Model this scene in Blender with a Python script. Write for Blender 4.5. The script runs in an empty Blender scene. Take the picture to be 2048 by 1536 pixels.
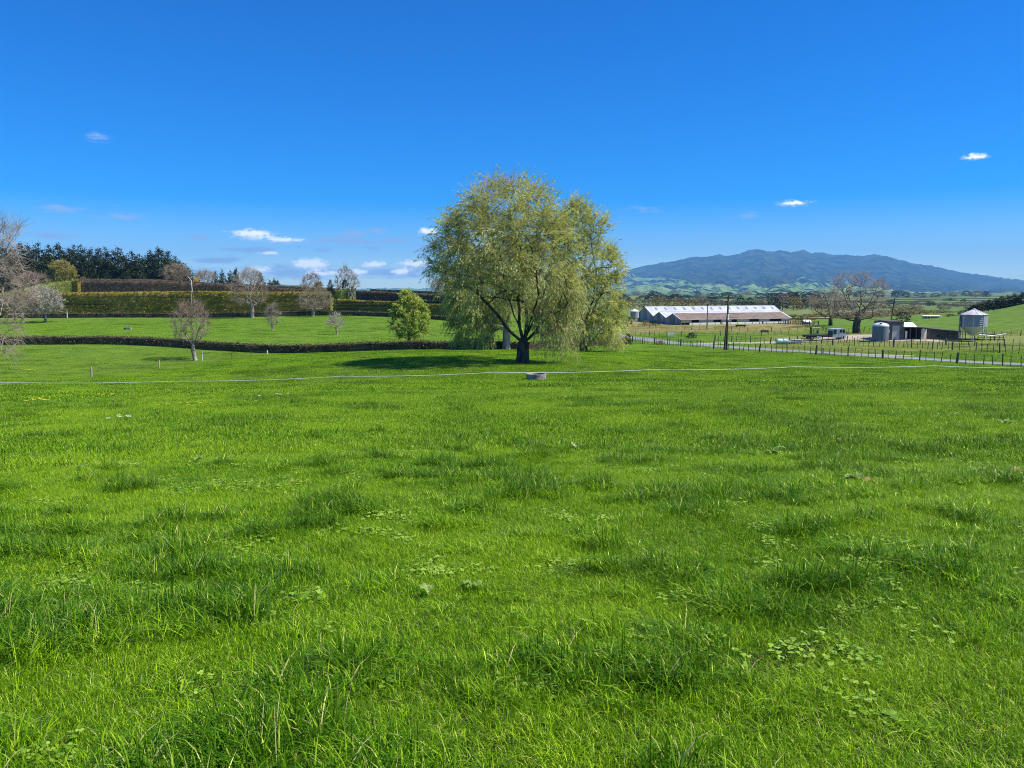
import bpy, math, random
import numpy as np
from mathutils import Vector

# ------------------------------------------------------------------ camera, world, sun, exposure
F = 1538.0                      # focal length in pixels of the 2048 px wide photograph
HOR = 583.0                     # row of the horizon
PITCH = math.atan((768 - HOR) / F)
EYE = 1.6
scene = bpy.context.scene
cd = bpy.data.cameras.new("camera"); cam = bpy.data.objects.new("camera", cd)
scene.collection.objects.link(cam)
cd.sensor_fit = 'HORIZONTAL'; cd.sensor_width = 36.0; cd.lens = F / 2048 * 36.0
cd.clip_start = 0.05; cd.clip_end = 120000
cam.location = (0, 0, EYE); cam.rotation_euler = (math.radians(90) - PITCH, 0, 0)
scene.camera = cam

SUN_AZ, SUN_EL = math.radians(96), math.radians(53)      # azimuth clockwise from +Y
sun_dir = Vector((math.sin(SUN_AZ) * math.cos(SUN_EL), math.cos(SUN_AZ) * math.cos(SUN_EL), math.sin(SUN_EL)))
sd = bpy.data.lights.new("sun", 'SUN'); sd.energy = 5.0; sd.angle = math.radians(0.53); sd.color = (1.0, 0.94, 0.83)
sun = bpy.data.objects.new("sun", sd); scene.collection.objects.link(sun)
sun.rotation_euler = sun_dir.to_track_quat('Z', 'Y').to_euler()
sun.location = (60, 0, 60)

scene.view_settings.view_transform = 'Standard'; scene.view_settings.look = 'None'
scene.view_settings.exposure = 0.55; scene.view_settings.gamma = 1.0
scene.view_settings.use_curve_mapping = False
scene.cycles.use_denoising = True; scene.cycles.denoiser = 'OPENIMAGEDENOISE'; scene.cycles.denoising_input_passes = 'RGB_ALBEDO_NORMAL'; scene.cycles.denoising_prefilter = 'NONE'
scene.cycles.pixel_filter_type = 'BLACKMAN_HARRIS'; scene.cycles.filter_width = 1.0
scene.cycles.max_bounces = 7; scene.cycles.diffuse_bounces = 3; scene.cycles.glossy_bounces = 2
scene.cycles.transmission_bounces = 4; scene.cycles.transparent_max_bounces = 8
scene.cycles.sample_clamp_indirect = 6.0

COSP, SINP = math.cos(PITCH), math.sin(PITCH)
def ray(px, py):
    u, v = (px - 1024) / F, (768 - py) / F
    return np.array([u, COSP + v * SINP, -SINP + v * COSP])
def at(px, py, Y):
    d = ray(px, py); t = Y / d[1]
    return np.array([d[0] * t, Y, EYE + d[2] * t])
def WX(px, Y):
    return (px - 1024) / F * Y * COSP

world = bpy.data.worlds.new("World"); scene.world = world; world.use_nodes = True
def build_world():
    nt = world.node_tree; N = nt.nodes; L = nt.links; N.clear()
    out = N.new('ShaderNodeOutputWorld'); bg = N.new('ShaderNodeBackground')
    sky = N.new('ShaderNodeTexSky'); sky.sky_type = 'NISHITA'; sky.sun_disc = False
    sky.sun_elevation = SUN_EL; sky.sun_rotation = SUN_AZ
    sky.altitude = 0; sky.air_density = 0.75; sky.dust_density = 0.15; sky.ozone_density = 4.0
    hs = N.new('ShaderNodeHueSaturation'); hs.inputs['Saturation'].default_value = 1.7; hs.inputs['Value'].default_value = 1.0; hs.inputs['Hue'].default_value = 0.514
    L.new(sky.outputs[0], hs.inputs['Color'])
    def M(op, a, b=None, c=None, clamp=False):
        n = N.new('ShaderNodeMath'); n.operation = op; n.use_clamp = clamp
        for i, v in enumerate((a, b, c)):
            if v is None: continue
            if isinstance(v, (int, float)): n.inputs[i].default_value = v
            else: L.new(v, n.inputs[i])
        return n.outputs[0]
    tc = N.new('ShaderNodeTexCoord'); sp = N.new('ShaderNodeSeparateXYZ'); L.new(tc.outputs['Generated'], sp.inputs[0])
    az = M('WRAP', M('ARCTAN2', sp.outputs[0], sp.outputs[1]), math.pi / 3, -math.pi / 3)
    el = M('ARCSINE', sp.outputs[2])
    cb = N.new('ShaderNodeCombineXYZ'); L.new(az, cb.inputs[0]); L.new(el, cb.inputs[1])
    P = cb.outputs[0]
    def noise(sx, sy, detail, off):
        mp = N.new('ShaderNodeMapping'); mp.inputs['Scale'].default_value = (sx, sy, 1); mp.inputs['Location'].default_value = (off, off * 0.7, 0)
        L.new(P, mp.inputs[0]); n = N.new('ShaderNodeTexNoise'); n.inputs['Detail'].default_value = detail
        n.inputs['Scale'].default_value = 1.0; n.inputs['Roughness'].default_value = 0.62
        L.new(mp.outputs[0], n.inputs['Vector']); return n.outputs[0]
    n1 = noise(120, 230, 7, 3.1); n2 = noise(45, 210, 6, 9.4)
    def group(items, shift=0.0):
        acc = None
        for (px, py, rx, ry, amp) in items:
            d = ray(px, py); a0 = math.atan2(d[0], d[1]); e0 = math.asin(d[2] / np.linalg.norm(d))
            wa, we = rx / F, ry / F
            s = N.new('ShaderNodeVectorMath'); s.operation = 'SUBTRACT'; L.new(P, s.inputs[0]); s.inputs[1].default_value = (a0, e0 + shift * we, 0)
            m = N.new('ShaderNodeVectorMath'); m.operation = 'MULTIPLY'; L.new(s.outputs[0], m.inputs[0]); m.inputs[1].default_value = (1 / wa, 1 / we, 0)
            l = N.new('ShaderNodeVectorMath'); l.operation = 'LENGTH'; L.new(m.outputs[0], l.inputs[0])
            v = M('MULTIPLY_ADD', l.outputs['Value'], -amp, amp)
            acc = v if acc is None else M('MAXIMUM', acc, v)
        return acc
    white = [(505, 470, 50, 13, 1.3), (560, 480, 62, 8, 1.1), (622, 530, 46, 16, 1.6), (832, 529, 40, 12, 1.5), (858, 464, 30, 10, 1.25),
             (750, 530, 30, 10, 1.5), (802, 544, 26, 10, 1.5), (1585, 407, 38, 7, 0.95), (1951, 314, 24, 8, 0.85), (540, 507, 28, 6, 1.0),
             (520, 541, 34, 10, 1.2), (715, 545, 34, 10, 1.2), (650, 548, 60, 8, 1.1)]
    grey = [(120, 417, 36, 7, .55), (250, 434, 38, 6, .55), (105, 471, 40, 7, .7), (200, 277, 14, 7, .3), (395, 474, 20, 6, .8), (690, 481, 66, 8, 1.0),
            (755, 462, 20, 6, .8), (708, 467, 26, 7, .9), (790, 481, 48, 5, .9), (500, 500, 50, 7, 1.0), (430, 521, 46, 7, .9), (463, 518, 20, 7, .7),
            (850, 492, 26, 5, .8), (650, 500, 22, 5, .8), (590, 545, 110, 16, .75), (790, 545, 120, 14, .75), (745, 496, 16, 6, .7), (160, 500, 60, 6, .5),
            (1280, 420, 24, 5, .2), (1495, 430, 20, 5, .2), (395, 545, 60, 10, .6)]
    W = group(white); WT = group(white, 0.42); G = group(grey)
    def alpha(val, nz, amp, lo, hi):
        x = M('ADD', val, M('MULTIPLY_ADD', nz, amp, -amp * 0.5))
        mr = N.new('ShaderNodeMapRange'); mr.interpolation_type = 'SMOOTHSTEP'; L.new(x, mr.inputs[0])
        mr.inputs[1].default_value = lo; mr.inputs[2].default_value = hi
        return mr.outputs[0]
    aW = M('MULTIPLY', alpha(W, n1, 2.3, 0.0, 0.95), 0.95); aT = alpha(WT, n1, 1.8, -0.05, 0.8); aG = M('MULTIPLY', alpha(G, n2, 1.9, -0.15, 0.6), 0.9)
    def mix(fac, a, b):
        m = N.new('ShaderNodeMix'); m.data_type = 'RGBA'; L.new(fac, m.inputs[0])
        for i, v in ((6, a), (7, b)):
            if isinstance(v, tuple): m.inputs[i].default_value = (*v, 1)
            else: L.new(v, m.inputs[i])
        return m.outputs[2]
    k = 1.0 / SKY
    greyc = tuple(c * k for c in (0.27, 0.40, 0.66)); lowc = tuple(c * k for c in (0.50, 0.62, 0.84)); topc = tuple(c * k for c in (1.15, 1.15, 1.15))  # cloud shading painted into the sky: lit tops, grey shaded undersides
    col = mix(aG, hs.outputs[0], greyc)
    col = mix(aW, col, mix(aT, lowc, topc))
    L.new(col, bg.inputs['Color']); bg.inputs['Strength'].default_value = SKY
    L.new(bg.outputs[0], out.inputs['Surface'])
world.cycles.sampling_method = 'MANUAL'; world.cycles.sample_map_resolution = 512
SKY = 0.126
build_world()

# ------------------------------------------------------------------ numpy noise
def _h(ix, iy, seed):
    n = (ix.astype(np.int64) * 374761393 + iy.astype(np.int64) * 668265263 + seed * 974634777) & 0xffffffff
    n = ((n ^ (n >> 13)) * 1274126177) & 0xffffffff
    return ((n ^ (n >> 16)) & 0xffffff) / float(0xffffff)
def vnoise(x, y, seed=0):
    x = np.asarray(x, float); y = np.asarray(y, float)
    ix = np.floor(x); iy = np.floor(y); fx = x - ix; fy = y - iy
    fx = fx * fx * (3 - 2 * fx); fy = fy * fy * (3 - 2 * fy)
    a = _h(ix, iy, seed); b = _h(ix + 1, iy, seed); c = _h(ix, iy + 1, seed); d = _h(ix + 1, iy + 1, seed)
    return (a * (1 - fx) + b * fx) * (1 - fy) + (c * (1 - fx) + d * fx) * fy
def fbm(x, y, octv=4, seed=0):
    s = 0; a = 0.5; t = 0
    for i in range(octv):
        s = s + a * vnoise(x * 2 ** i, y * 2 ** i, seed + i * 17); t += a; a *= 0.5
    return s / t
def sstep(a, b, x):
    t = np.clip((x - a) / (b - a), 0, 1); return t * t * (3 - 2 * t)

# ------------------------------------------------------------------ terrain height
PLAIN = -11.4
cpts = []
for (X, Y, z) in [(-30, 0, -2.2), (-12, 0, -1.7), (0, 0, -1.6), (12, 0, -1.55), (30, 0, -1.4), (-20, 20, -3.6), (0, 20, -3.25), (20, 20, -3.1),
                  (-30, 40, -5.35), (-10, 40, -5.0), (10, 40, -4.85), (30, 40, -4.75), (0, -60, 0.5), (-60, -40, -1), (60, -40, -1),
                  (-70, 20, -5.2), (70, 30, -4.0), (-110, 60, -9.0), (110, 50, -5.5), (0, -150, 0), (-200, -50, -5), (200, -30, -3),
                  (-250, 130, -8.5), (-300, 250, -6), (-100, 350, -6), (-250, 380, -6), (0, 330, -10), (60, 420, -13), (180, 450, -13), (300, 450, -13), (330, 330, -6),
                  (280, 180, -4), (300, 80, -3), (0, 260, -8.5), (40, 230, -10.0), (-400, 400, -9), (-400, 0, -9), (400, 0, -6), (0, -400, -6)]:
    cpts.append((X, Y, z + EYE))
for (px, py, Y) in [(0, 770, 57), (348, 776, 57), (685, 769, 56.5), (990, 760, 56), (1073, 758, 55), (1297, 755, 60), (1592, 746, 66), (1870, 737, 74), (2048, 738, 78),
                    (1045, 724, 70), (700, 724, 71), (1180, 727, 70), (1400, 722, 88), (1650, 722, 90), (1500, 712, 105),
                    (172, 757, 85), (310, 737, 97), (388, 722, 108), (0, 745, 85), (50, 689, 124), (300, 689, 122), (500, 702, 118), (700, 704, 115), (1000, 702, 110), (600, 715, 100),
                    (50, 638, 203), (470, 636, 205), (900, 641, 196), (470, 660, 160), (160, 662, 158), (818, 688, 123), (673, 669, 147), (0, 600, 300), (500, 590, 330), (800, 597, 270),
                    (1013, 699, 98), (1150, 695, 125), (1262, 689, 155), (1457, 701, 126), (1640, 709, 111), (1740, 716, 104), (1850, 723, 97), (1940, 728, 91.5), (2048, 734, 86),
                    (1300, 680, 168), (1400, 688, 146), (1480, 695, 134), (1600, 702, 124), (1780, 714, 109), (2048, 729, 93), (1240, 676, 190),
                    (1560, 688, 150), (1700, 691, 140), (1850, 697, 125), (2048, 707, 108), (1600, 684, 156), (1680, 677, 159), (1765, 674, 156), (1900, 680, 150), (1990, 682, 148),
                    (1713, 666, 172), (1660, 651, 212), (1363, 650, 258), (1570, 647, 275), (1250, 655, 240), (1400, 665, 200), (1300, 671, 186), (1580, 668, 195),
                    (2048, 672, 165), (2048, 640, 210), (2048, 606.5, 270), (1830, 643, 290), (1880, 638, 285), (1960, 629, 280), (2000, 621, 275), (1760, 655, 200), (1900, 658, 205),
                    (1265, 637, 300), (1450, 640, 320), (1650, 640, 320), (2300, 592, 260), (1900, 630, 420), (2100, 626, 420), (1700, 628, 420)]:
    p = at(px, py, Y); cpts.append((p[0], p[1], p[2]))
CP = np.array(cpts); CC = 12.0
def _phi(d2): return np.sqrt(d2 + CC * CC)
_n = len(CP)
_A = np.zeros((_n + 3, _n + 3))
_A[:_n, :_n] = _phi(((CP[:, None, :2] - CP[None, :, :2]) ** 2).sum(-1)) - np.eye(_n) * 1.0
_A[:_n, _n] = 1; _A[:_n, _n + 1:] = CP[:, :2]; _A[_n, :_n] = 1; _A[_n + 1:, :_n] = CP[:, :2].T
_w = np.linalg.solve(_A, np.concatenate([CP[:, 2], np.zeros(3)]))
def gz(x, y, micro=True):
    x = np.atleast_1d(np.asarray(x, float)); y = np.atleast_1d(np.asarray(y, float))
    sh = x.shape; x = x.ravel(); y = y.ravel(); out = np.empty_like(x)
    for i in range(0, len(x), 20000):
        xs = x[i:i + 20000]; ys = y[i:i + 20000]
        d2 = (xs[:, None] - CP[None, :, 0]) ** 2 + (ys[:, None] - CP[None, :, 1]) ** 2
        out[i:i + 20000] = _phi(d2) @ _w[:_n] + _w[_n] + _w[_n + 1] * xs + _w[_n + 2] * ys
    r = np.hypot(x, y)
    w = sstep(400, 620, r); out = out * (1 - w) + PLAIN * w
    m = 0.10 * (fbm(x / 5.5, y / 5.5, 3, 5) - 0.5) * (1 - sstep(140, 240, r)) * sstep(1.0, 6.0, r)
    m = m + 0.9 * (fbm(x / 45, y / 45, 2, 8) - 0.5) * sstep(120, 180, r) * (1 - w) * 0.4
    if micro: out = out + m
    return out.reshape(sh)
def g1(x, y): return float(gz(np.array([x]), np.array([y]))[0])

# ------------------------------------------------------------------ mesh helpers
COL = scene.collection
def mesh_np(name, V, faces, mat=None, tint=None, smooth=False, attr='tint'):
    """faces: list of int arrays (n,k)."""
    me = bpy.data.meshes.new(name)
    V = np.asarray(V, np.float32)
    me.vertices.add(len(V)); me.vertices.foreach_set('co', V.ravel())
    loops = np.concatenate([f.ravel() for f in faces]).astype(np.int32)
    sizes = np.concatenate([np.full(len(f), f.shape[1], np.int32) for f in faces])
    starts = np.concatenate([[0], np.cumsum(sizes)[:-1]]).astype(np.int32)
    me.loops.add(len(loops)); me.loops.foreach_set('vertex_index', loops)
    me.polygons.add(len(sizes)); me.polygons.foreach_set('loop_start', starts)
    try: me.polygons.foreach_set('loop_total', sizes)
    except Exception: pass
    me.update(calc_edges=True)
    if tint is not None:
        a = me.attributes.new(attr, 'FLOAT_COLOR', 'POINT')
        t = np.asarray(tint, np.float32)
        if t.ndim == 1: t = np.stack([t, t, t, np.ones_like(t)], 1)
        a.data.foreach_set('color', t.ravel())
    if smooth: me.polygons.foreach_set('use_smooth', np.ones(len(sizes), bool))
    if mat is not None: me.materials.append(mat)
    me.validate()
    return me
def link(name, data, parent=None, loc=(0, 0, 0), rotz=0.0):
    o = bpy.data.objects.new(name, data); COL.objects.link(o)
    if parent is not None: o.parent = parent
    o.location = loc; o.rotation_euler = (0, 0, rotz)
    return o
def tag(o, label=None, cat=None, group=None, kind=None):
    if label: o['label'] = label
    if cat: o['category'] = cat
    if group: o['group'] = group
    if kind: o['kind'] = kind
    return o
def thing(name, loc, label, cat, group=None, rotz=0.0):
    return tag(link(name, None, None, tuple(loc), rotz), label, cat, group)

class G:
    """collects shapes into one mesh"""
    def __init__(s): s.v = []; s.f = []
    def add(s, V, Fs):
        b = len(s.v); s.v += [tuple(p) for p in V]; s.f += [tuple(i + b for i in f) for f in Fs]; return s
    def box(s, c, d, rz=0.0, taper=1.0):
        x, y, z = d[0] / 2, d[1] / 2, d[2] / 2; V = []
        for k, zz in ((1, -z), (taper, z)):
            for (a, b) in ((-x, -y), (x, -y), (x, y), (-x, y)):
                a *= k; b *= k
                V.append((c[0] + a * math.cos(rz) - b * math.sin(rz), c[1] + a * math.sin(rz) + b * math.cos(rz), c[2] + zz))
        return s.add(V, [(3, 2, 1, 0), (4, 5, 6, 7), (0, 1, 5, 4), (1, 2, 6, 5), (2, 3, 7, 6), (3, 0, 4, 7)])
    def lathe(s, c, prof, n=24, a0=0.0, a1=2 * math.pi, close=True):
        V = []; k = len(prof); m = n if close else n + 1
        for i in range(m):
            a = a0 + (a1 - a0) * i / n
            for (r, z) in prof: V.append((c[0] + r * math.cos(a), c[1] + r * math.sin(a), c[2] + z))
        Fs = []
        for i in range(n):
            j = (i + 1) % m
            for t in range(k - 1): Fs.append((i * k + t, j * k + t, j * k + t + 1, i * k + t + 1))
        return s.add(V, Fs)
    def tube(s, pts, rad, n=6, cap=True):
        pts = [Vector(p) for p in pts]; V = []; rs = rad if hasattr(rad, '__len__') else [rad] * len(pts)
        for i, p in enumerate(pts):
            d = (pts[min(i + 1, len(pts) - 1)] - pts[max(i - 1, 0)]).normalized()
            a = d.orthogonal().normalized(); b = d.cross(a)
            for k in range(n):
                t = 2 * math.pi * k / n; q = p + (a * math.cos(t) + b * math.sin(t)) * rs[i]; V.append(tuple(q))
        Fs = []
        for i in range(len(pts) - 1):
            for k in range(n): Fs.append((i * n + k, i * n + (k + 1) % n, (i + 1) * n + (k + 1) % n, (i + 1) * n + k))
        if cap: Fs += [tuple(range(n))[::-1], tuple((len(pts) - 1) * n + k for k in range(n))]
        return s.add(V, Fs)
    def prism(s, poly, y0, y1):
        """polygon in x,z extruded along y"""
        n = len(poly); V = [(x, y0, z) for x, z in poly] + [(x, y1, z) for x, z in poly]
        Fs = [tuple(range(n)), tuple(range(2 * n - 1, n - 1, -1))] + [(i, i + n, (i + 1) % n + n, (i + 1) % n) for i in range(n)]
        return s.add(V, Fs)
    def prismx(s, poly, x0, x1):
        n = len(poly); V = [(x0, y, z) for y, z in poly] + [(x1, y, z) for y, z in poly]
        Fs = [tuple(range(n)), tuple(range(2 * n - 1, n - 1, -1))] + [(i, i + n, (i + 1) % n + n, (i + 1) % n) for i in range(n)]
        return s.add(V, Fs)
    def slab(s, a, b, c, d, t):
        """sheet a-b-c-d thickened downwards by t"""
        V = [tuple(p) for p in (a, b, c, d)] + [(p[0], p[1], p[2] - t) for p in (a, b, c, d)]
        return s.add(V, [(0, 1, 2, 3), (7, 6, 5, 4), (0, 4, 5, 1), (1, 5, 6, 2), (2, 6, 7, 3), (3, 7, 4, 0)])
    def mesh(s, name, mat, smooth=False):
        me = bpy.data.meshes.new(name); me.from_pydata(s.v, [], s.f); me.update()
        import bmesh
        bm = bmesh.new(); bm.from_mesh(me); bmesh.ops.recalc_face_normals(bm, faces=bm.faces); bm.to_mesh(me); bm.free()
        if smooth:
            me.polygons.foreach_set('use_smooth', [True] * len(me.polygons))
            try: me.set_sharp_from_angle(angle=math.radians(40))
            except Exception: pass
        if mat: me.materials.append(mat)
        return me
    def part(s, name, mat, parent, loc=(0, 0, 0), rotz=0, smooth=False):
        return link(name, s.mesh(name, mat, smooth), parent, loc, rotz)

# ------------------------------------------------------------------ materials
def new_mat(name):
    m = bpy.data.materials.new(name); m.use_nodes = True; nt = m.node_tree; nt.nodes.clear()
    out = nt.nodes.new('ShaderNodeOutputMaterial'); return m, nt, out
def nmix(nt, fac, a, b, blend='MIX'):
    m = nt.nodes.new('ShaderNodeMix'); m.data_type = 'RGBA'; m.blend_type = blend
    for i, v in ((0, fac), (6, a), (7, b)):
        if isinstance(v, (int, float)): m.inputs[i].default_value = v
        elif isinstance(v, tuple): m.inputs[i].default_value = (*v, 1) if len(v) == 3 else v
        else: nt.links.new(v, m.inputs[i])
    return m.outputs[2]
def nnoise(nt, scale, detail=4, vec=None, stretch=None, rough=0.55):
    n = nt.nodes.new('ShaderNodeTexNoise'); n.inputs['Scale'].default_value = scale; n.inputs['Detail'].default_value = detail; n.inputs['Roughness'].default_value = rough
    if vec is None:
        vec = nt.nodes.new('ShaderNodeNewGeometry').outputs['Position']
    if stretch:
        mp = nt.nodes.new('ShaderNodeMapping'); mp.inputs['Scale'].default_value = stretch; nt.links.new(vec, mp.inputs[0]); vec = mp.outputs[0]
    nt.links.new(vec, n.inputs['Vector']); return n.outputs[0]
def nramp(nt, fac, lo, hi):
    r = nt.nodes.new('ShaderNodeMapRange'); r.interpolation_type = 'SMOOTHSTEP'; nt.links.new(fac, r.inputs[0]); r.inputs[1].default_value = lo; r.inputs[2].default_value = hi
    return r.outputs[0]
def nattr(nt, name, typ='GEOMETRY'):
    a = nt.nodes.new('ShaderNodeAttribute'); a.attribute_name = name; a.attribute_type = typ; return a
def objvec(nt): return nt.nodes.new('ShaderNodeTexCoord').outputs['Object']
def simple(name, c1, c2=None, rough=0.7, scale=1.2, metal=0.0, bump=0.0, stretch=None, c3=None, wave=None, spec=0.4):
    m, nt, out = new_mat(name); b = nt.nodes.new('ShaderNodeBsdfPrincipled'); nt.links.new(b.outputs[0], out.inputs[0])
    b.inputs['Roughness'].default_value = rough; b.inputs['Metallic'].default_value = metal; b.inputs['Specular IOR Level'].default_value = spec
    ov = objvec(nt)
    n = nnoise(nt, scale, 5, ov, stretch)
    col = nmix(nt, nramp(nt, n, 0.35, 0.68), c1, c2 or c1)
    if c3: col = nmix(nt, nramp(nt, nnoise(nt, scale * 0.45, 4, ov, stretch), 0.56, 0.68), col, c3)
    nt.links.new(col, b.inputs['Base Color'])
    h = None
    if wave:
        wv = nt.nodes.new('ShaderNodeTexWave'); wv.bands_direction = wave[0]; wv.inputs['Scale'].default_value = wave[1]; nt.links.new(ov, wv.inputs['Vector']); h = wv.outputs['Fac']
    elif bump: h = nnoise(nt, scale * 6, 4, ov, stretch)
    if h is not None:
        bp = nt.nodes.new('ShaderNodeBump'); bp.inputs['Strength'].default_value = bump or 0.5; bp.inputs['Distance'].default_value = 0.05
        nt.links.new(h, bp.inputs['Height']); nt.links.new(bp.outputs[0], b.inputs['Normal'])
    return m
def leafmat(name, dark, mid, light, trans=0.4, rough=0.5, nscale=0.5, spec=0.25):
    m, nt, out = new_mat(name); b = nt.nodes.new('ShaderNodeBsdfPrincipled'); b.inputs['Roughness'].default_value = rough; b.inputs['Specular IOR Level'].default_value = spec
    t = nt.nodes.new('ShaderNodeBsdfTranslucent'); mx = nt.nodes.new('ShaderNodeMixShader'); mx.inputs[0].default_value = trans
    a = nattr(nt, 'tint').outputs['Fac']
    c = nmix(nt, nramp(nt, a, 0.0, 0.55), dark, mid); c = nmix(nt, nramp(nt, a, 0.5, 1.0), c, light)
    c = nmix(nt, nramp(nt, nnoise(nt, nscale, 3), 0.4, 0.65), c, light if trans > 0.2 else mid)
    nt.links.new(c, b.inputs['Base Color'])
    tcol = nmix(nt, 1.0, c, (1.35, 1.25, 0.55), 'MULTIPLY'); nt.links.new(tcol, t.inputs['Color'])
    nt.links.new(b.outputs[0], mx.inputs[1]); nt.links.new(t.outputs[0], mx.inputs[2]); nt.links.new(mx.outputs[0], out.inputs[0])
    return m
def barkmat(name, c1, c2, scale=3.0):
    return simple(name, c1, c2, 0.9, scale, bump=0.5, stretch=(1, 1, 0.35), spec=0.1)

MT = {}
MT['bark_dark'] = barkmat('bark_dark', (0.045, 0.036, 0.028), (0.12, 0.098, 0.078))
MT['bark_grey'] = barkmat('bark_grey', (0.21, 0.175, 0.14), (0.40, 0.345, 0.285))
MT['bark_pale'] = barkmat('bark_pale', (0.30, 0.23, 0.17), (0.52, 0.42, 0.33))
MT['bark_brown'] = barkmat('bark_brown', (0.07, 0.052, 0.04), (0.15, 0.115, 0.09))
MT['twig_grey'] = barkmat('twig_grey', (0.32, 0.255, 0.20), (0.48, 0.40, 0.32), 0.6)
MT['twig_red'] = barkmat('twig_red', (0.27, 0.19, 0.155), (0.40, 0.29, 0.23), 0.6)
MT['twig_brown'] = barkmat('twig_brown', (0.27, 0.205, 0.135), (0.42, 0.335, 0.23), 0.6)
MT['twig_pale'] = barkmat('twig_pale', (0.36, 0.32, 0.26), (0.52, 0.48, 0.40), 0.6)
MT['willow'] = leafmat('willow_leaf', (0.19, 0.24, 0.045), (0.37, 0.43, 0.10), (0.60, 0.64, 0.24), 0.40, nscale=0.35)
MT['willow_young'] = leafmat('young_willow_leaf', (0.17, 0.26, 0.03), (0.30, 0.40, 0.06), (0.50, 0.58, 0.16), 0.42, nscale=0.5)
MT['yellowgreen'] = leafmat('spring_leaf', (0.20, 0.20, 0.04), (0.31, 0.29, 0.07), (0.42, 0.38, 0.12), 0.35)
MT['pine'] = leafmat('pine_needle', (0.012, 0.020, 0.003), (0.026, 0.042, 0.008), (0.052, 0.075, 0.016), 0.06, 0.7)
MT['evergreen'] = leafmat('evergreen_leaf', (0.012, 0.022, 0.012), (0.022, 0.04, 0.018), (0.05, 0.075, 0.03), 0.1, 0.6)
MT['blossom'] = leafmat('grey_blossom', (0.24, 0.23, 0.19), (0.38, 0.36, 0.32), (0.55, 0.53, 0.48), 0.25, 0.8)
MT['ochre'] = leafmat('catkin_ochre', (0.13, 0.085, 0.03), (0.23, 0.165, 0.06), (0.34, 0.26, 0.11), 0.2, 0.8)
MT['olive'] = leafmat('scrub_olive', (0.09, 0.07, 0.015), (0.22, 0.17, 0.04), (0.34, 0.27, 0.07), 0.2, 0.8)
MT['greybrown'] = leafmat('bare_crown', (0.13, 0.10, 0.075), (0.22, 0.18, 0.135), (0.33, 0.275, 0.21), 0.15, 0.9)
MT['gold'] = leafmat('gold_leaf', (0.45, 0.26, 0.02), (0.62, 0.38, 0.03), (0.75, 0.5, 0.05), 0.3, 0.7)

# ------------------------------------------------------------------ ground
def ground_material():
    m, nt, out = new_mat('pasture'); b = nt.nodes.new('ShaderNodeBsdfPrincipled'); nt.links.new(b.outputs[0], out.inputs[0])
    b.inputs['Roughness'].default_value = 0.9; b.inputs['Specular IOR Level'].default_value = 0.1
    base = nmix(nt, nramp(nt, nnoise(nt, 0.35, 5), 0.35, 0.68), (0.075, 0.155, 0.012), (0.135, 0.225, 0.018))
    base = nmix(nt, nramp(nt, nnoise(nt, 2.4, 4), 0.45, 0.7), base, (0.115, 0.175, 0.03))
    field = nmix(nt, nramp(nt, nnoise(nt, 0.0045, 3, stretch=(1, 0.35, 1)), 0.42, 0.56), (0.10, 0.17, 0.035), (0.16, 0.19, 0.06))
    field = nmix(nt, nramp(nt, nnoise(nt, 0.016, 4, stretch=(0.5, 0.10, 1)), 0.53, 0.58), field, (0.022, 0.036, 0.014))
    at_ = nattr(nt, 'land'); sp = nt.nodes.new('ShaderNodeSeparateColor'); nt.links.new(at_.outputs['Color'], sp.inputs[0])
    col = nmix(nt, sp.outputs[1], base, field)
    dry = nmix(nt, nramp(nt, nnoise(nt, 0.25, 5, stretch=(0.5, 1.5, 1)), 0.35, 0.65), (0.22, 0.21, 0.06), (0.30, 0.25, 0.10))
    col = nmix(nt, sp.outputs[0], col, dry)
    shaded_soil = nmix(nt, nramp(nt, nnoise(nt, 3.0, 4), 0.35, 0.65), (0.022, 0.026, 0.008), (0.045, 0.06, 0.012))  # near soil darkened; shade in the grass gaps put into its colour
    col = nmix(nt, sp.outputs[2], col, shaded_soil)
    nt.links.new(col, b.inputs['Base Color'])
    bp = nt.nodes.new('ShaderNodeBump'); bp.inputs['Strength'].default_value = 0.7; bp.inputs['Distance'].default_value = 0.25
    nt.links.new(nnoise(nt, 1.6, 6), bp.inputs['Height']); nt.links.new(bp.outputs[0], b.inputs['Normal'])
    return m
MT['pasture'] = ground_material()
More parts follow.
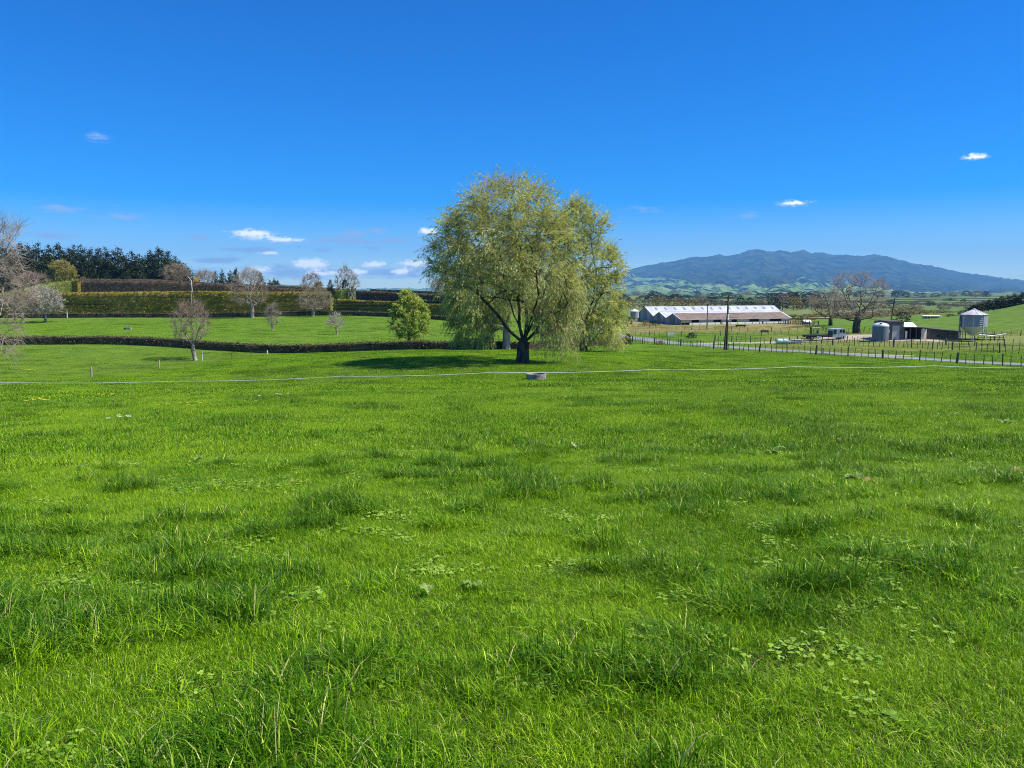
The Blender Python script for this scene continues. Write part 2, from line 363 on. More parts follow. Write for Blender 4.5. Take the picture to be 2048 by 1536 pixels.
def build_ground():
    rr = [0.0]; r = 1.0
    while r < 15000:
        rr.append(r); r *= 1.018 if r < 420 else 1.06
    rr = np.array(rr)
    th = np.radians(np.concatenate([np.arange(-50, 50, 0.45), np.arange(50, 310, 5.0)]))
    R, T = np.meshgrid(rr[1:], th, indexing='ij')
    X = R * np.sin(T); Y = R * np.cos(T)
    Z = gz(X, Y)
    V = np.concatenate([[[0, 0, g1(0, 0)]], np.stack([X, Y, Z], -1).reshape(-1, 3)])
    nr, ntn = R.shape; idx = 1 + np.arange(nr * ntn).reshape(nr, ntn)
    nx = np.roll(idx, -1, 1)
    q = np.stack([idx[:-1], idx[1:], nx[1:], nx[:-1]], -1).reshape(-1, 4)
    t = np.stack([np.zeros(ntn, int), idx[0], nx[0]], -1)
    x, y = V[:, 0], V[:, 1]; rad = np.hypot(x, y); pxl = 1024 + F * x / np.maximum(y, 1) / COSP
    dry = sstep(1235, 1262, pxl) * (1 - sstep(1590, 1650, pxl)) * sstep(192, 206, y) * (1 - sstep(300, 340, y)) * 0.95
    dry = np.maximum(dry, 0.45 * sstep(1500, 1560, pxl) * sstep(105, 122, y) * (1 - sstep(175, 200, y)))
    ln = sstep(-6.0, 0.0, x * 0 + 0)
    far = sstep(330, 480, rad)
    tint = np.stack([dry, far, 1 - sstep(30, 110, rad), np.ones_like(dry)], 1)
    me = mesh_np('ground', V, [q, t], MT['pasture'], tint, True, 'land')
    tag(link('ground', me), 'grassy paddock ground running down from the viewer to the plain', 'ground', kind='structure')
build_ground()

def ribbon(name, path, width, off, mat, label, cat, cross=7, wob=0.0, step=2.0, seed=1):
    """a sheet laid along a path of plan points, following the ground"""
    P = np.array(path, float); seg = np.hypot(*np.diff(P, axis=0).T); s = np.concatenate([[0], np.cumsum(seg)])
    n = max(8, int(s[-1] / step)); ss = np.linspace(0, s[-1], n)
    # smooth the path
    x = np.interp(ss, s, P[:, 0]); y = np.interp(ss, s, P[:, 1])
    k = max(1, int(8 / step)); ker = np.ones(2 * k + 1) / (2 * k + 1)
    xp = np.pad(x, k, mode='reflect', reflect_type='odd'); yp = np.pad(y, k, mode='reflect', reflect_type='odd')
    x = np.convolve(xp, ker, 'valid'); y = np.convolve(yp, ker, 'valid')
    tx = np.gradient(x); ty = np.gradient(y); l = np.hypot(tx, ty); nx, ny = -ty / l, tx / l
    w = width / 2 * (1 + wob * (fbm(ss / 7, ss * 0, 3, seed) - 0.5) * 2)
    w2 = width / 2 * (1 + wob * (fbm(ss / 7, ss * 0 + 40, 3, seed) - 0.5) * 2)
    c = np.linspace(-1, 1, cross)
    wid = np.where(c[None] < 0, w[:, None], w2[:, None])
    X = x[:, None] + nx[:, None] * c[None] * wid; Y = y[:, None] + ny[:, None] * c[None] * wid
    Z = gz(X, Y) + off - 0.05 * np.abs(c[None]) ** 4
    idx = np.arange(n * cross).reshape(n, cross)
    q = np.stack([idx[:-1, :-1], idx[1:, :-1], idx[1:, 1:], idx[:-1, 1:]], -1).reshape(-1, 4)
    me = mesh_np(name, np.stack([X, Y, Z], -1).reshape(-1, 3), [q], mat, None, True)
    return tag(link(name, me), label, cat, kind='structure')
MT['asphalt'] = simple('road_chipseal', (0.20, 0.20, 0.21), (0.28, 0.28, 0.285), 0.9, 0.8, bump=0.3)
MT['gravel'] = simple('gravel', (0.33, 0.27, 0.20), (0.46, 0.38, 0.29), 0.95, 0.5, bump=0.6)
MT['sand'] = simple('pale_track', (0.34, 0.28, 0.19), (0.46, 0.40, 0.29), 0.95, 0.4, bump=0.5, c3=(0.20, 0.22, 0.08))
W = lambda px, Y: (WX(px, Y), Y)
ROAD = [W(1150, 232), W(1200, 212), W(1240, 192), W(1300, 168), W(1400, 146), W(1480, 134), W(1600, 122.5), W(1780, 108), W(1900, 100), W(2048, 92.5), W(2300, 81), W(2600, 72)]
ribbon('road', ROAD, 4.6, 0.07, MT['asphalt'], 'narrow grey sealed farm road behind the roadside wire fence', 'road')
ribbon('driveway', [W(1385, 150), W(1450, 155), W(1560, 156.5), W(1660, 158), W(1780, 155), W(1900, 146)], 5.5, 0.05, MT['sand'], 'pale sandy track leading from the road to the yard', 'track', wob=0.35, seed=3)
ribbon('yard', [W(1640, 163), W(1700, 162), W(1790, 158), W(1860, 150)], 13, 0.06, MT['gravel'], 'pinkish gravel yard in front of the sheds', 'yard', wob=0.3, seed=5)
ribbon('gravel_patch', [W(1640, 118), W(1700, 116.5), W(1770, 113.5), W(1835, 109.5)], 2.2, 0.05, MT['gravel'], 'pinkish stony patch on the verge beside the road', 'gravel', wob=0.6, seed=9)
ribbon('bare_bank', [W(1570, 352), W(1610, 345), W(1665, 338)], 14, 0.35, MT['sand'], 'pale bare earth bank behind the long barn', 'bank', wob=0.5, seed=11)
ribbon('dry_track', [W(1235, 232), W(1290, 236), W(1340, 240)], 5, 0.06, MT['sand'], 'pale bare track below the gable ends of the barn', 'track', wob=0.5, seed=13)

# ------------------------------------------------------------------ mountain and far hills
def mountain_material():
    m, nt, out = new_mat('mountain'); b = nt.nodes.new('ShaderNodeBsdfPrincipled'); nt.links.new(b.outputs[0], out.inputs[0])
    b.inputs['Roughness'].default_value = 1.0; b.inputs['Specular IOR Level'].default_value = 0.0
    sp = nt.nodes.new('ShaderNodeSeparateColor'); nt.links.new(nattr(nt, 'land').outputs['Color'], sp.inputs[0])
    forest = nmix(nt, nramp(nt, nnoise(nt, 0.004, 6, rough=0.7), 0.38, 0.64), (0.002, 0.006, 0.004), (0.085, 0.105, 0.045))  # wide tone contrast puts ridge and gully shade into the forest colour
    grass = nmix(nt, nramp(nt, nnoise(nt, 0.0016, 5), 0.38, 0.62), (0.17, 0.29, 0.06), (0.30, 0.38, 0.12))
    bush = nramp(nt, nnoise(nt, 0.0042, 6, stretch=(1, 0.30, 1), rough=0.62), 0.515, 0.55)
    grass = nmix(nt, bush, grass, (0.012, 0.022, 0.010))
    f = nt.nodes.new('ShaderNodeMath'); f.operation = 'ADD'; nt.links.new(sp.outputs[0], f.inputs[0])
    g = nt.nodes.new('ShaderNodeMath'); g.operation = 'MULTIPLY_ADD'; nt.links.new(nnoise(nt, 0.0035, 5), g.inputs[0]); g.inputs[1].default_value = 0.8; g.inputs[2].default_value = -0.4
    nt.links.new(g.outputs[0], f.inputs[1])
    col = nmix(nt, nramp(nt, f.outputs[0], 0.44, 0.56), grass, forest)
    nt.links.new(col, b.inputs['Base Color'])
    bp = nt.nodes.new('ShaderNodeBump'); bp.inputs['Strength'].default_value = 1.0; bp.inputs['Distance'].default_value = 130
    nt.links.new(nnoise(nt, 0.006, 6, rough=0.65), bp.inputs['Height']); nt.links.new(bp.outputs[0], b.inputs['Normal'])
    return m
MT['mountain'] = mountain_material()
def build_mountain():
    sil = np.array([(300, 581), (600, 579.5), (730, 577), (800, 576), (860, 577), (1000, 574), (1100, 566), (1180, 557), (1240, 545), (1252, 540), (1290, 531), (1308, 527), (1350, 521), (1382, 514.5), (1400, 513), (1426, 512), (1438, 506.5), (1452, 512), (1480, 507.5),
                    (1495, 501), (1515, 496.5), (1535, 502), (1548, 503.5), (1562, 499.5), (1582, 503.5), (1606, 499.5), (1622, 506), (1640, 503.5), (1660, 508.5), (1690, 508.5), (1715, 512), (1745, 508.5), (1772, 512), (1800, 519),
                    (1830, 527), (1860, 530.5), (1890, 538), (1920, 543), (1960, 549.5), (2000, 555), (2048, 560), (2150, 568), (2300, 575), (2600, 580), (2900, 582)], float)
    fb = np.array([(300, 560), (1000, 566), (1240, 562), (1330, 556), (1400, 563), (1470, 572), (1560, 573), (1600, 559), (1660, 562), (1740, 574), (1800, 583), (1900, 584), (2048, 586), (2900, 588)], float)
    px = np.arange(400, 2800, 3.0); s = np.linspace(0, 1.1, 150)
    PX, S = np.meshgrid(px, s, indexing='ij')
    ry = np.interp(PX, sil[:, 0], sil[:, 1]) + (fbm(PX / 7, PX * 0, 4, 2) - 0.5) * 4.2
    D = 3300 + 10500 * S
    base = HOR + (EYE - PLAIN + 6) / 3300 * F
    g = np.clip(S, 0, 1); e = 0.5 * g ** 1.3 + 0.5 * g ** 2.4
    py = base + (ry - base) * e
    az = PX / 30.0
    ridg = (fbm(az, S * 4.5, 5, 21) - 0.5)
    amp = (HOR - ry) * 0.30 + 3.0
    py = py - ridg * amp * 4 * g * (1 - g) * 1.5 - (fbm(PX / 50, S * 12, 5, 33) - 0.45) * 17 * np.clip(g * 9, 0, 1) * np.exp(-g * 3.2) - (fbm(PX / 9, S * 26, 3, 37) - 0.5) * 7 * g * (1 - g) * 2
    back = np.clip(S - 1, 0, 1); py = py + back * 260
    u = (PX - 1024) / F; v = (768 - py) / F
    dy = COSP + v * SINP; t = D / dy
    V = np.stack([u * t, D, EYE + (-SINP + v * COSP) * t], -1)
    fbp = np.interp(PX, fb[:, 0], fb[:, 1])
    forest = np.clip(0.5 + (fbp - py) / 14 + (fbm(PX / 26, S * 14, 4, 51) - 0.5) * 1.3, 0, 1)
    n, k = PX.shape; idx = np.arange(n * k).reshape(n, k)
    q = np.stack([idx[:-1, :-1], idx[1:, :-1], idx[1:, 1:], idx[:-1, 1:]], -1).reshape(-1, 4)
    fr = forest.ravel()
    me = mesh_np('mountain', V.reshape(-1, 3), [q], MT['mountain'], np.stack([fr, fr, fr, np.ones_like(fr)], 1), True, 'land')
    tag(link('mountain', me), 'long blue forested mountain with green foothills on the horizon', 'mountain', kind='structure')
build_mountain()

# ------------------------------------------------------------------ vegetation helpers
def cones(P0, P1, R0, R1, n):
    """separate truncated cones for edges, n sides"""
    d = P1 - P0; l = np.linalg.norm(d, axis=1, keepdims=True); d = d / np.maximum(l, 1e-6)
    ref = np.where(np.abs(d[:, 2:3]) < 0.9, np.array([[0, 0, 1.0]]), np.array([[1.0, 0, 0]]))
    a = np.cross(d, ref); a /= np.linalg.norm(a, axis=1, keepdims=True); b = np.cross(d, a)
    ang = np.arange(n) * 2 * np.pi / n
    ring = a[:, None] * np.cos(ang)[None, :, None] + b[:, None] * np.sin(ang)[None, :, None]
    A = P0[:, None] + ring * R0[:, None, None]; B = P1[:, None] + ring * R1[:, None, None]
    V = np.concatenate([A, B], 1).reshape(-1, 3)
    m = len(P0); o = (np.arange(m) * 2 * n)[:, None]; k = np.arange(n)[None]; k2 = (k + 1) % n
    f = np.stack([o + k, o + k2, o + n + k2, o + n + k], -1).reshape(-1, 4)
    return V, f
def diamonds(C, A, S, L, Wd):
    """leaf cards: centre, axis, side, length, width"""
    V = np.stack([C - A * (L / 2)[:, None], C + S * (Wd / 2)[:, None], C + A * (L / 2)[:, None], C - S * (Wd / 2)[:, None]], 1).reshape(-1, 3)
    return V, np.arange(len(C) * 4).reshape(-1, 4)
def rdir(rng, n):
    v = rng.normal(size=(n, 3)); return v / np.linalg.norm(v, axis=1, keepdims=True)
def perp(rng, A):
    v = np.cross(A, rdir(rng, len(A))); return v / np.maximum(np.linalg.norm(v, axis=1, keepdims=True), 1e-6)
def inpoly(x, z, poly):
    c = np.zeros(len(x), bool); n = len(poly); j = n - 1
    for i in range(n):
        xi, zi = poly[i]; xj, zj = poly[j]
        c ^= ((zi > z) != (zj > z)) & (x < (xj - xi) * (z - zi) / (zj - zi + 1e-12) + xi); j = i
    return c
def ell(cx, cy, rx, ry, n=22):
    return [(cx + rx * math.cos(2 * math.pi * i / n), cy + ry * math.sin(2 * math.pi * i / n)) for i in range(n)]
def sample_env(rng, poly, n, depthf=0.95, spread=0.0):
    pts = []; P = np.array(poly); lo, hi = P.min(0), P.max(0)
    while len(pts) < n:
        x = rng.uniform(lo[0], hi[0], n * 3); z = rng.uniform(lo[1], hi[1], n * 3); k = inpoly(x, z, poly)
        for xx, zz in zip(x[k], z[k]):
            xs = []
            for i in range(len(poly)):
                (x1, z1), (x2, z2) = poly[i], poly[(i + 1) % len(poly)]
                if (z1 > zz) != (z2 > zz): xs.append(x1 + (x2 - x1) * (zz - z1) / (z2 - z1))
            if len(xs) < 2: continue
            a, b = min(xs), max(xs); hw = max((b - a) / 2, 0.05); c = (a + b) / 2
            lim = hw * math.sqrt(max(0, 1 - ((xx - c) / hw) ** 2)) * depthf
            pts.append((xx, rng.uniform(-lim, lim), zz))
            if len(pts) >= n: break
    return np.array(pts)
def skeleton(rng, trunk, limbs, tips, seg=0.9, arch=0.12, updown=1.3, jit=0.05):
    nodes = []; par = []
    def addline(pts, p):
        for q in pts:
            nodes.append(np.array(q, float)); par.append(p); p = len(nodes) - 1
        return p
    addline(trunk, -1)
    for lb in limbs:
        p0 = np.array(lb[0]); A = np.array(nodes); k = int(np.argmin(((A - p0) ** 2).sum(1)))
        addline(lb[1:], k)
    top = np.array(trunk[-1])
    order = np.argsort(np.linalg.norm(tips - top, axis=1))
    cap = len(nodes) + len(tips) * 14; A = np.zeros((cap, 3)); K = len(nodes); A[:K] = nodes
    low = max(1, len(trunk) // 2)
    for e in tips[order]:
        B = A[low:K]; d = e - B; dist = np.linalg.norm(d, axis=1)
        cost = dist + updown * np.maximum(0, B[:, 2] - e[2] + 0.25 * dist)
        k = low + int(np.argmin(cost)); n0 = A[k]; L = np.linalg.norm(e - n0)
        m = int(min(12, max(2, round(L / seg))))
        ctrl = n0 + (e - n0) * 0.5 + np.array([0, 0, arch * L]) + rng.normal(size=3) * 0.07 * L
        p = k
        for i in range(1, m + 1):
            t = i / m; q = (1 - t) ** 2 * n0 + 2 * t * (1 - t) * ctrl + t * t * e
            if i < m: q = q + rng.normal(size=3) * jit * min(1, L / m)
            A[K] = q; nodes.append(q); par.append(p); p = K; K += 1
    return A[:K].copy(), np.array(par)
def pipe(par, rt, Rtrunk):
    n = len(par); cnt = np.zeros(n); haschild = np.zeros(n, bool); haschild[par[par >= 0]] = True
    cnt[~haschild] = 1
    for i in range(n - 1, 0, -1):
        if par[i] >= 0: cnt[par[i]] += cnt[i]
    p = math.log(Rtrunk / rt) / math.log(max(2, cnt[0]))
    return rt * cnt ** p, cnt
def branch_mesh(name, nodes, par, R, mat, rmin, flare=1.35):
    e = np.where(par >= 0)[0]; P0 = nodes[par[e]]; P1 = nodes[e]; R1 = R[e]; R0 = np.minimum(R[par[e]], R1 * 1.35)
    d = P1 - P0; l = np.linalg.norm(d, axis=1, keepdims=True); P0 = P0 - d / np.maximum(l, 1e-6) * (R0[:, None] * 0.35)
    Vs, Fs, o = [], [], 0
    for lo, hi, n in ((0, 0.035, 3), (0.035, 0.12, 5), (0.12, 9, 10)):
        k = (R1 >= lo) & (R1 < hi)
        if k.any():
            V, f = cones(P0[k], P1[k], R0[k], R1[k], n); Vs.append(V); Fs.append(f + o); o += len(V)
    return Vs, Fs
def twigs_from(rng, nodes, par, cnt, per, length, up, droop, maxcnt=3):
    k = np.where((cnt <= maxcnt) & (par >= 0))[0]; k = np.repeat(k, per)
    d0 = nodes[k] - nodes[par[k]]; d0 /= np.maximum(np.linalg.norm(d0, axis=1, keepdims=True), 1e-6)
    t = rng.uniform(0, 1, (len(k), 1)); S = nodes[par[k]] * (1 - t) + nodes[k] * t
    D = d0 * 0.8 + rdir(rng, len(k)) * 0.75 + np.array([0, 0, 1.0]) * up; D /= np.linalg.norm(D, axis=1, keepdims=True)
    L = rng.uniform(0.5, 1.2, len(k)) * length
    dr = np.broadcast_to(droop, (len(k),)) if not callable(droop) else droop(S)
    M1 = S + D * (L * 0.5)[:, None]; M1[:, 2] -= 0.12 * dr * L
    M2 = S + D * (L * (1.0 - 0.25 * np.clip(dr, 0, 1.2)))[:, None]; M2[:, 2] -= 0.62 * dr * L
    return S, M1, M2, L

def env_tree(name, label, cat, base, polypx, Y, trunkpx, limbspx=(), ntips=300, rtr=0.2, rt=0.012, bark='bark_grey', twig='twig_grey', per=4, tl=0.8, up=0.2, droop=0.0,
             leaf=None, lpt=10, ll=0.15, lw=0.04, depthf=0.95, seed=1, seg=0.9, arch=0.1, updown=1.3, twr=0.010, maxcnt=3, group=None, spread=0.6, baredrop=None, sub=0, lf=0.68):
    rng = np.random.default_rng(seed)
    b = at(base[0], base[1], Y); b[2] = g1(b[0], b[1]) - 0.06
    loc = lambda px, py, dy=0.0: tuple(np.array(at(px, py, Y)) - np.array([b[0], Y, b[2]]) + np.array([0, dy, 0]))
    poly = [(loc(px, py)[0], loc(px, py)[2]) for px, py in polypx]
    trunk = [(0, 0, -0.2), (0.0, 0, 0.05)] + [loc(px, py) for px, py in trunkpx]
    # refine trunk
    tk = []
    for i in range(len(trunk) - 1):
        a, c = np.array(trunk[i]), np.array(trunk[i + 1]); m = max(1, int(np.linalg.norm(c - a) / 0.5))
        for j in range(m): tk.append(tuple(a + (c - a) * j / m + (rng.normal(size=3) * 0.02 if 0 < i else 0)))
    tk.append(trunk[-1])
    limbs = []
    for lb in limbspx:
        pts = [loc(*p) for p in lb]; r = [pts[0]]
        for i in range(len(pts) - 1):
            a, c = np.array(pts[i]), np.array(pts[i + 1]); m = max(1, int(np.linalg.norm(c - a) / 0.7))
            for j in range(1, m + 1): r.append(tuple(a + (c - a) * j / m + rng.normal(size=3) * 0.05))
        limbs.append(r)
    tips = sample_env(rng, poly, ntips, depthf)
    nodes, par = skeleton(rng, tk, limbs, tips, seg, arch, updown)
    R, cnt = pipe(par, rt, rtr)
    zz = nodes[:, 2]; R = R * np.where((cnt > cnt[0] * 0.9) & (zz < rtr * 2.2), 1 + 0.28 * np.exp(-np.maximum(zz, 0) / (rtr * 0.9)), 1)
    root = thing(name, b, label, cat, group)
    # trunk and limbs
    istrunk = np.zeros(len(par), bool); istrunk[:len(tk)] = True
    R = np.where(istrunk, R, np.maximum(R * lf, min(rt, 0.02)))
    def bm(sel, nm, mt):
        e = np.where((par >= 0) & sel)[0]; P0 = nodes[par[e]]; P1 = nodes[e]; R1 = R[e]; R0 = np.minimum(R[par[e]], R1 * 1.5)
        d = P1 - P0; l = np.linalg.norm(d, axis=1, keepdims=True); P0 = P0 - d / np.maximum(l, 1e-6) * (R0[:, None] * 0.3)
        Vs, Fs, o = [], [], 0
        for lo, hi, n in ((0, 0.035, 3), (0.035, 0.12, 5), (0.12, 99, 10)):
            k = (R1 >= lo) & (R1 < hi)
            if k.any():
                V, f = cones(P0[k], P1[k], R0[k], R1[k], n); Vs.append(V); Fs.append(f + o); o += len(V)
        if Vs: link(nm, mesh_np(nm, np.concatenate(Vs), [np.concatenate(Fs)], MT[mt], None, True), root)
    bm(istrunk, 'trunk', bark)
    bm(~istrunk, 'branches', bark if leaf else bark)
    S, M1, M2, L = twigs_from(rng, nodes, par, cnt, per, tl, up, droop, maxcnt)
    if sub:
        S2 = np.repeat(M1, sub, 0); D2 = np.repeat(M2 - S, sub, 0); D2 /= np.maximum(np.linalg.norm(D2, axis=1, keepdims=True), 1e-6)
        D2 = D2 + rdir(rng, len(S2)) * 0.7 + np.array([0, 0, up]); D2 /= np.linalg.norm(D2, axis=1, keepdims=True); L2 = np.repeat(L, sub) * 0.55
        dr = 0.3 * (droop if not callable(droop) else 0.5)
        S = np.concatenate([S, S2]); M1 = np.concatenate([M1, S2 + D2 * L2[:, None] * 0.5]); e2 = S2 + D2 * L2[:, None]; e2[:, 2] -= dr * L2; M2 = np.concatenate([M2, e2]); L = np.concatenate([L, L2])
    tw = np.full(len(S), twr)
    Va, fa = cones(S, M1, tw, tw * 0.75, 3); Vb, fb_ = cones(M1, M2, tw * 0.75, tw * 0.4, 3)
    link('twigs', mesh_np('twigs', np.concatenate([Va, Vb]), [np.concatenate([fa, fb_ + len(Va)])], MT[twig]), root)
    if leaf:
        keep = np.ones(len(S), bool)
        if baredrop is not None: keep = rng.random(len(S)) > baredrop(S)
        S, M1, M2 = S[keep], M1[keep], M2[keep]
        t = rng.uniform(0.08, 1.05, (len(S), lpt)); t3 = t[..., None]
        C = (1 - t3) ** 2 * S[:, None] + 2 * t3 * (1 - t3) * M1[:, None] + t3 ** 2 * M2[:, None]
        T = 2 * (1 - t3) * (M1 - S)[:, None] + 2 * t3 * (M2 - M1)[:, None]
        C = C.reshape(-1, 3); T = T.reshape(-1, 3); T /= np.maximum(np.linalg.norm(T, axis=1, keepdims=True), 1e-6)
        A = T + rdir(rng, len(T)) * spread + np.array([0, 0, -0.25]); A /= np.linalg.norm(A, axis=1, keepdims=True)
        Ls = rng.uniform(0.7, 1.3, len(C)) * ll; Ws = rng.uniform(0.7, 1.3, len(C)) * lw
        C = C + rdir(rng, len(C)) * ll * 0.35
        V, f = diamonds(C, A, perp(rng, A), Ls, Ws)
        tint = np.repeat(np.clip(np.repeat(rng.random(len(S)), lpt) * 0.6 + rng.random(len(C)) * 0.4, 0, 1), 4)
        link('crown', mesh_np('crown', V, [f], MT[leaf], tint), root)['kind'] = 'stuff'
    return root

def card_crown(rng, n, prof, size, flat=0.0, core=True, clump=7):
    """leaf-card crown of unit height; prof(z)->radius; cards gathered in clumps"""
    nc = max(4, n // clump); z = rng.random(nc); a = rng.uniform(0, 2 * np.pi, nc); r = np.sqrt(rng.uniform(0.15, 1, nc)) * prof(z) * rng.uniform(0.75, 1.1, nc)
    C = np.stack([np.cos(a) * r, np.sin(a) * r, z], 1); C = np.repeat(C, clump, 0)
    C = C + rdir(rng, len(C)) * (rng.random(len(C)) * size * 1.1)[:, None]
    A = rdir(rng, len(C)); A[:, 2] *= 1 - flat; A /= np.linalg.norm(A, axis=1, keepdims=True)
    V, f = diamonds(C, A, perp(rng, A), rng.uniform(0.7, 1.4, len(C)) * size, rng.uniform(0.5, 1.0, len(C)) * size * 0.7)
    tint = np.repeat(np.clip(np.repeat(rng.random(nc), clump) * 0.6 + rng.random(len(C)) * 0.4, 0, 1), 4)
    return V, f, tint
VAR = {}
def variant(kind, k):
    key = (kind, k)
    if key in VAR: return VAR[key]
    rng = np.random.default_rng(hash((len(kind), k, ord(kind[0]))) % 100000)
    g = G().tube([(0, 0, -0.06), (0.01, 0, 0.25), (0.0, 0.01, 0.6)], [0.022, 0.017, 0.008], 6)
    bark = 'bark_brown'
    if kind == 'pine':
        # whorled boughs with needle clumps, ragged outline
        Cs, As, Ss, tn = [], [], [], []; nb = 150
        lv = np.sort(rng.uniform(0.10, 1.0, nb) ** 0.85)
        for z in lv:
            a = rng.uniform(0, 2 * np.pi); rad = (0.26 * (1 - z) ** 0.72 + 0.010) * rng.uniform(0.45, 1.4)
            m = int(5 + 26 * rad / 0.25)
            t = np.sqrt(rng.uniform(0.08, 1, m)); zz = z + 0.09 * rad / 0.2 * (t ** 2) * rng.uniform(-0.3, 1.0) + rng.normal(size=m) * 0.012
            c = np.stack([np.cos(a) * rad * t, np.sin(a) * rad * t, zz], 1) + rng.normal(size=(m, 3)) * 0.014
            Cs.append(c); tn.append(np.full(m, rng.random()) * 0.6 + rng.random(m) * 0.4)
        C = np.concatenate(Cs); A = rdir(rng, len(C)) + np.array([0, 0, 0.5]); A /= np.linalg.norm(A, axis=1, keepdims=True)
        V, f = diamonds(C, A, perp(rng, A), rng.uniform(0.03, 0.07, len(C)) * (1.1 - 0.7 * np.clip(C[:, 2], 0, 1)), rng.uniform(0.02, 0.045, len(C)) * (1.1 - 0.7 * np.clip(C[:, 2], 0, 1))); tint = np.repeat(np.concatenate(tn), 4); mat = MT['pine']
        g = G().tube([(0, 0, -0.06), (0, 0, 0.5), (0, 0, 0.97)], [0.02, 0.013, 0.003], 6)
    elif kind in ('ochre', 'greybrown', 'olive'):
        V, f, tint = card_crown(rng, 1500, lambda z: 0.5 * np.sqrt(np.clip(1 - ((z - 0.45) / 0.56) ** 2, 0.02, 1)), 0.07, clump=6)
        V = V * np.array([1, 1, 0.86]) + np.array([0, 0, 0.12]); mat = MT[kind]
        keep = None
    elif kind == 'evergreen':
        V, f, tint = card_crown(rng, 1000, lambda z: 0.46 * np.sqrt(np.clip(1 - ((z - 0.42) / 0.6) ** 2, 0.02, 1)), 0.085, clump=8)
        V = V * np.array([1, 1, 0.92]) + np.array([0, 0, 0.06]); mat = MT['evergreen']
    elif kind == 'bush':
        V, f, tint = card_crown(rng, 1300, lambda z: 0.5 * np.sqrt(np.clip(1 - z ** 2.2, 0.02, 1)), 0.075, clump=8); mat = MT['evergreen']
    elif kind == 'scrub':
        V, f, tint = card_crown(rng, 1300, lambda z: 0.5 * np.sqrt(np.clip(1 - z ** 2.2, 0.02, 1)), 0.075, clump=6); mat = MT['olive']
    VAR[key] = (mesh_np(kind + '_crown', V, [f], mat, tint), g.mesh(kind + '_trunk', MT[bark], True))
    return VAR[key]
def simple_tree(kind, name, label, cat, px, Y, hpx=None, wpx=None, topy=None, k=0, group=None, seed=0, h=None, w=None, dz=0.0):
    x = WX(px, Y); z = g1(x, Y) + dz
    if h is None:
        h = (at(px, topy, Y)[2] - z) if topy is not None else hpx / F * Y
    h = max(h, 0.6)
    if w is None: w = wpx / F * Y if wpx else h * (0.5 if kind == 'pine' else 0.9)
    root = thing(name, (x, Y, z - 0.02), label, cat, group, random.Random(seed).uniform(0, 6.28))
    c, t = variant(kind, k)
    full = {'pine': 0.5, 'ochre': 1.05, 'greybrown': 1.05, 'olive': 1.05, 'evergreen': 1.0, 'bush': 1.05, 'scrub': 1.05}[kind]
    for nm, me in (('crown', c), ('trunk', t)):
        o = link(nm, me, root); o.scale = (w / full, w / full, h)
        if nm == 'crown': o['kind'] = 'stuff'
    return root
ORD = ['first', 'second', 'third', 'fourth', 'fifth', 'sixth', 'seventh', 'eighth', 'ninth', 'tenth', 'eleventh', 'twelfth', 'thirteenth', 'fourteenth', 'fifteenth', 'sixteenth', 'seventeenth', 'eighteenth', 'nineteenth', 'twentieth',
       'twenty-first', 'twenty-second', 'twenty-third', 'twenty-fourth', 'twenty-fifth', 'twenty-sixth', 'twenty-seventh', 'twenty-eighth', 'twenty-ninth', 'thirtieth']

# ------------------------------------------------------------------ hedges
def hedgemat(name, cols, nscale=0.18, patch=None, streak=True):
    m, nt, out = new_mat(name); b = nt.nodes.new('ShaderNodeBsdfPrincipled'); nt.links.new(b.outputs[0], out.inputs[0])
    b.inputs['Roughness'].default_value = 0.85; b.inputs['Specular IOR Level'].default_value = 0.1
    a = nattr(nt, 'tint').outputs['Fac']
    c = nmix(nt, nramp(nt, a, 0.0, 1.0), cols[0], cols[1])
    c = nmix(nt, nramp(nt, nnoise(nt, nscale, 4), 0.4, 0.6), c, cols[2])
    if patch: c = nmix(nt, nramp(nt, nnoise(nt, nscale * 0.5, 4, stretch=(1, 1, 0.6)), 0.60, 0.70), c, patch)
    if streak: c = nmix(nt, nramp(nt, nnoise(nt, 1.0, 4, stretch=(0.06, 0.06, 2.2)), 0.5, 0.72), c, cols[3])
    nt.links.new(c, b.inputs['Base Color']); return m
MT['h_olive'] = hedgemat('clipped_conifer_olive', [(0.15, 0.135, 0.012), (0.36, 0.31, 0.035), (0.28, 0.215, 0.04), (0.085, 0.07, 0.018)], patch=(0.26, 0.20, 0.15))
MT['h_brown'] = hedgemat('clipped_conifer_brown', [(0.06, 0.044, 0.03), (0.16, 0.115, 0.08), (0.13, 0.09, 0.066), (0.075, 0.06, 0.028)])
MT['h_green_lit'] = hedgemat('clipped_conifer_lit_green', [(0.08, 0.11, 0.02), (0.18, 0.22, 0.045), (0.14, 0.17, 0.04), (0.21, 0.19, 0.07)])  # brighter green puts the sunlight on these clipped faces into the colour
MT['h_low'] = hedgemat('bare_barberry', [(0.032, 0.028, 0.014), (0.20, 0.17, 0.09), (0.105, 0.088, 0.045), (0.11, 0.08, 0.055)], nscale=0.5, streak=False)
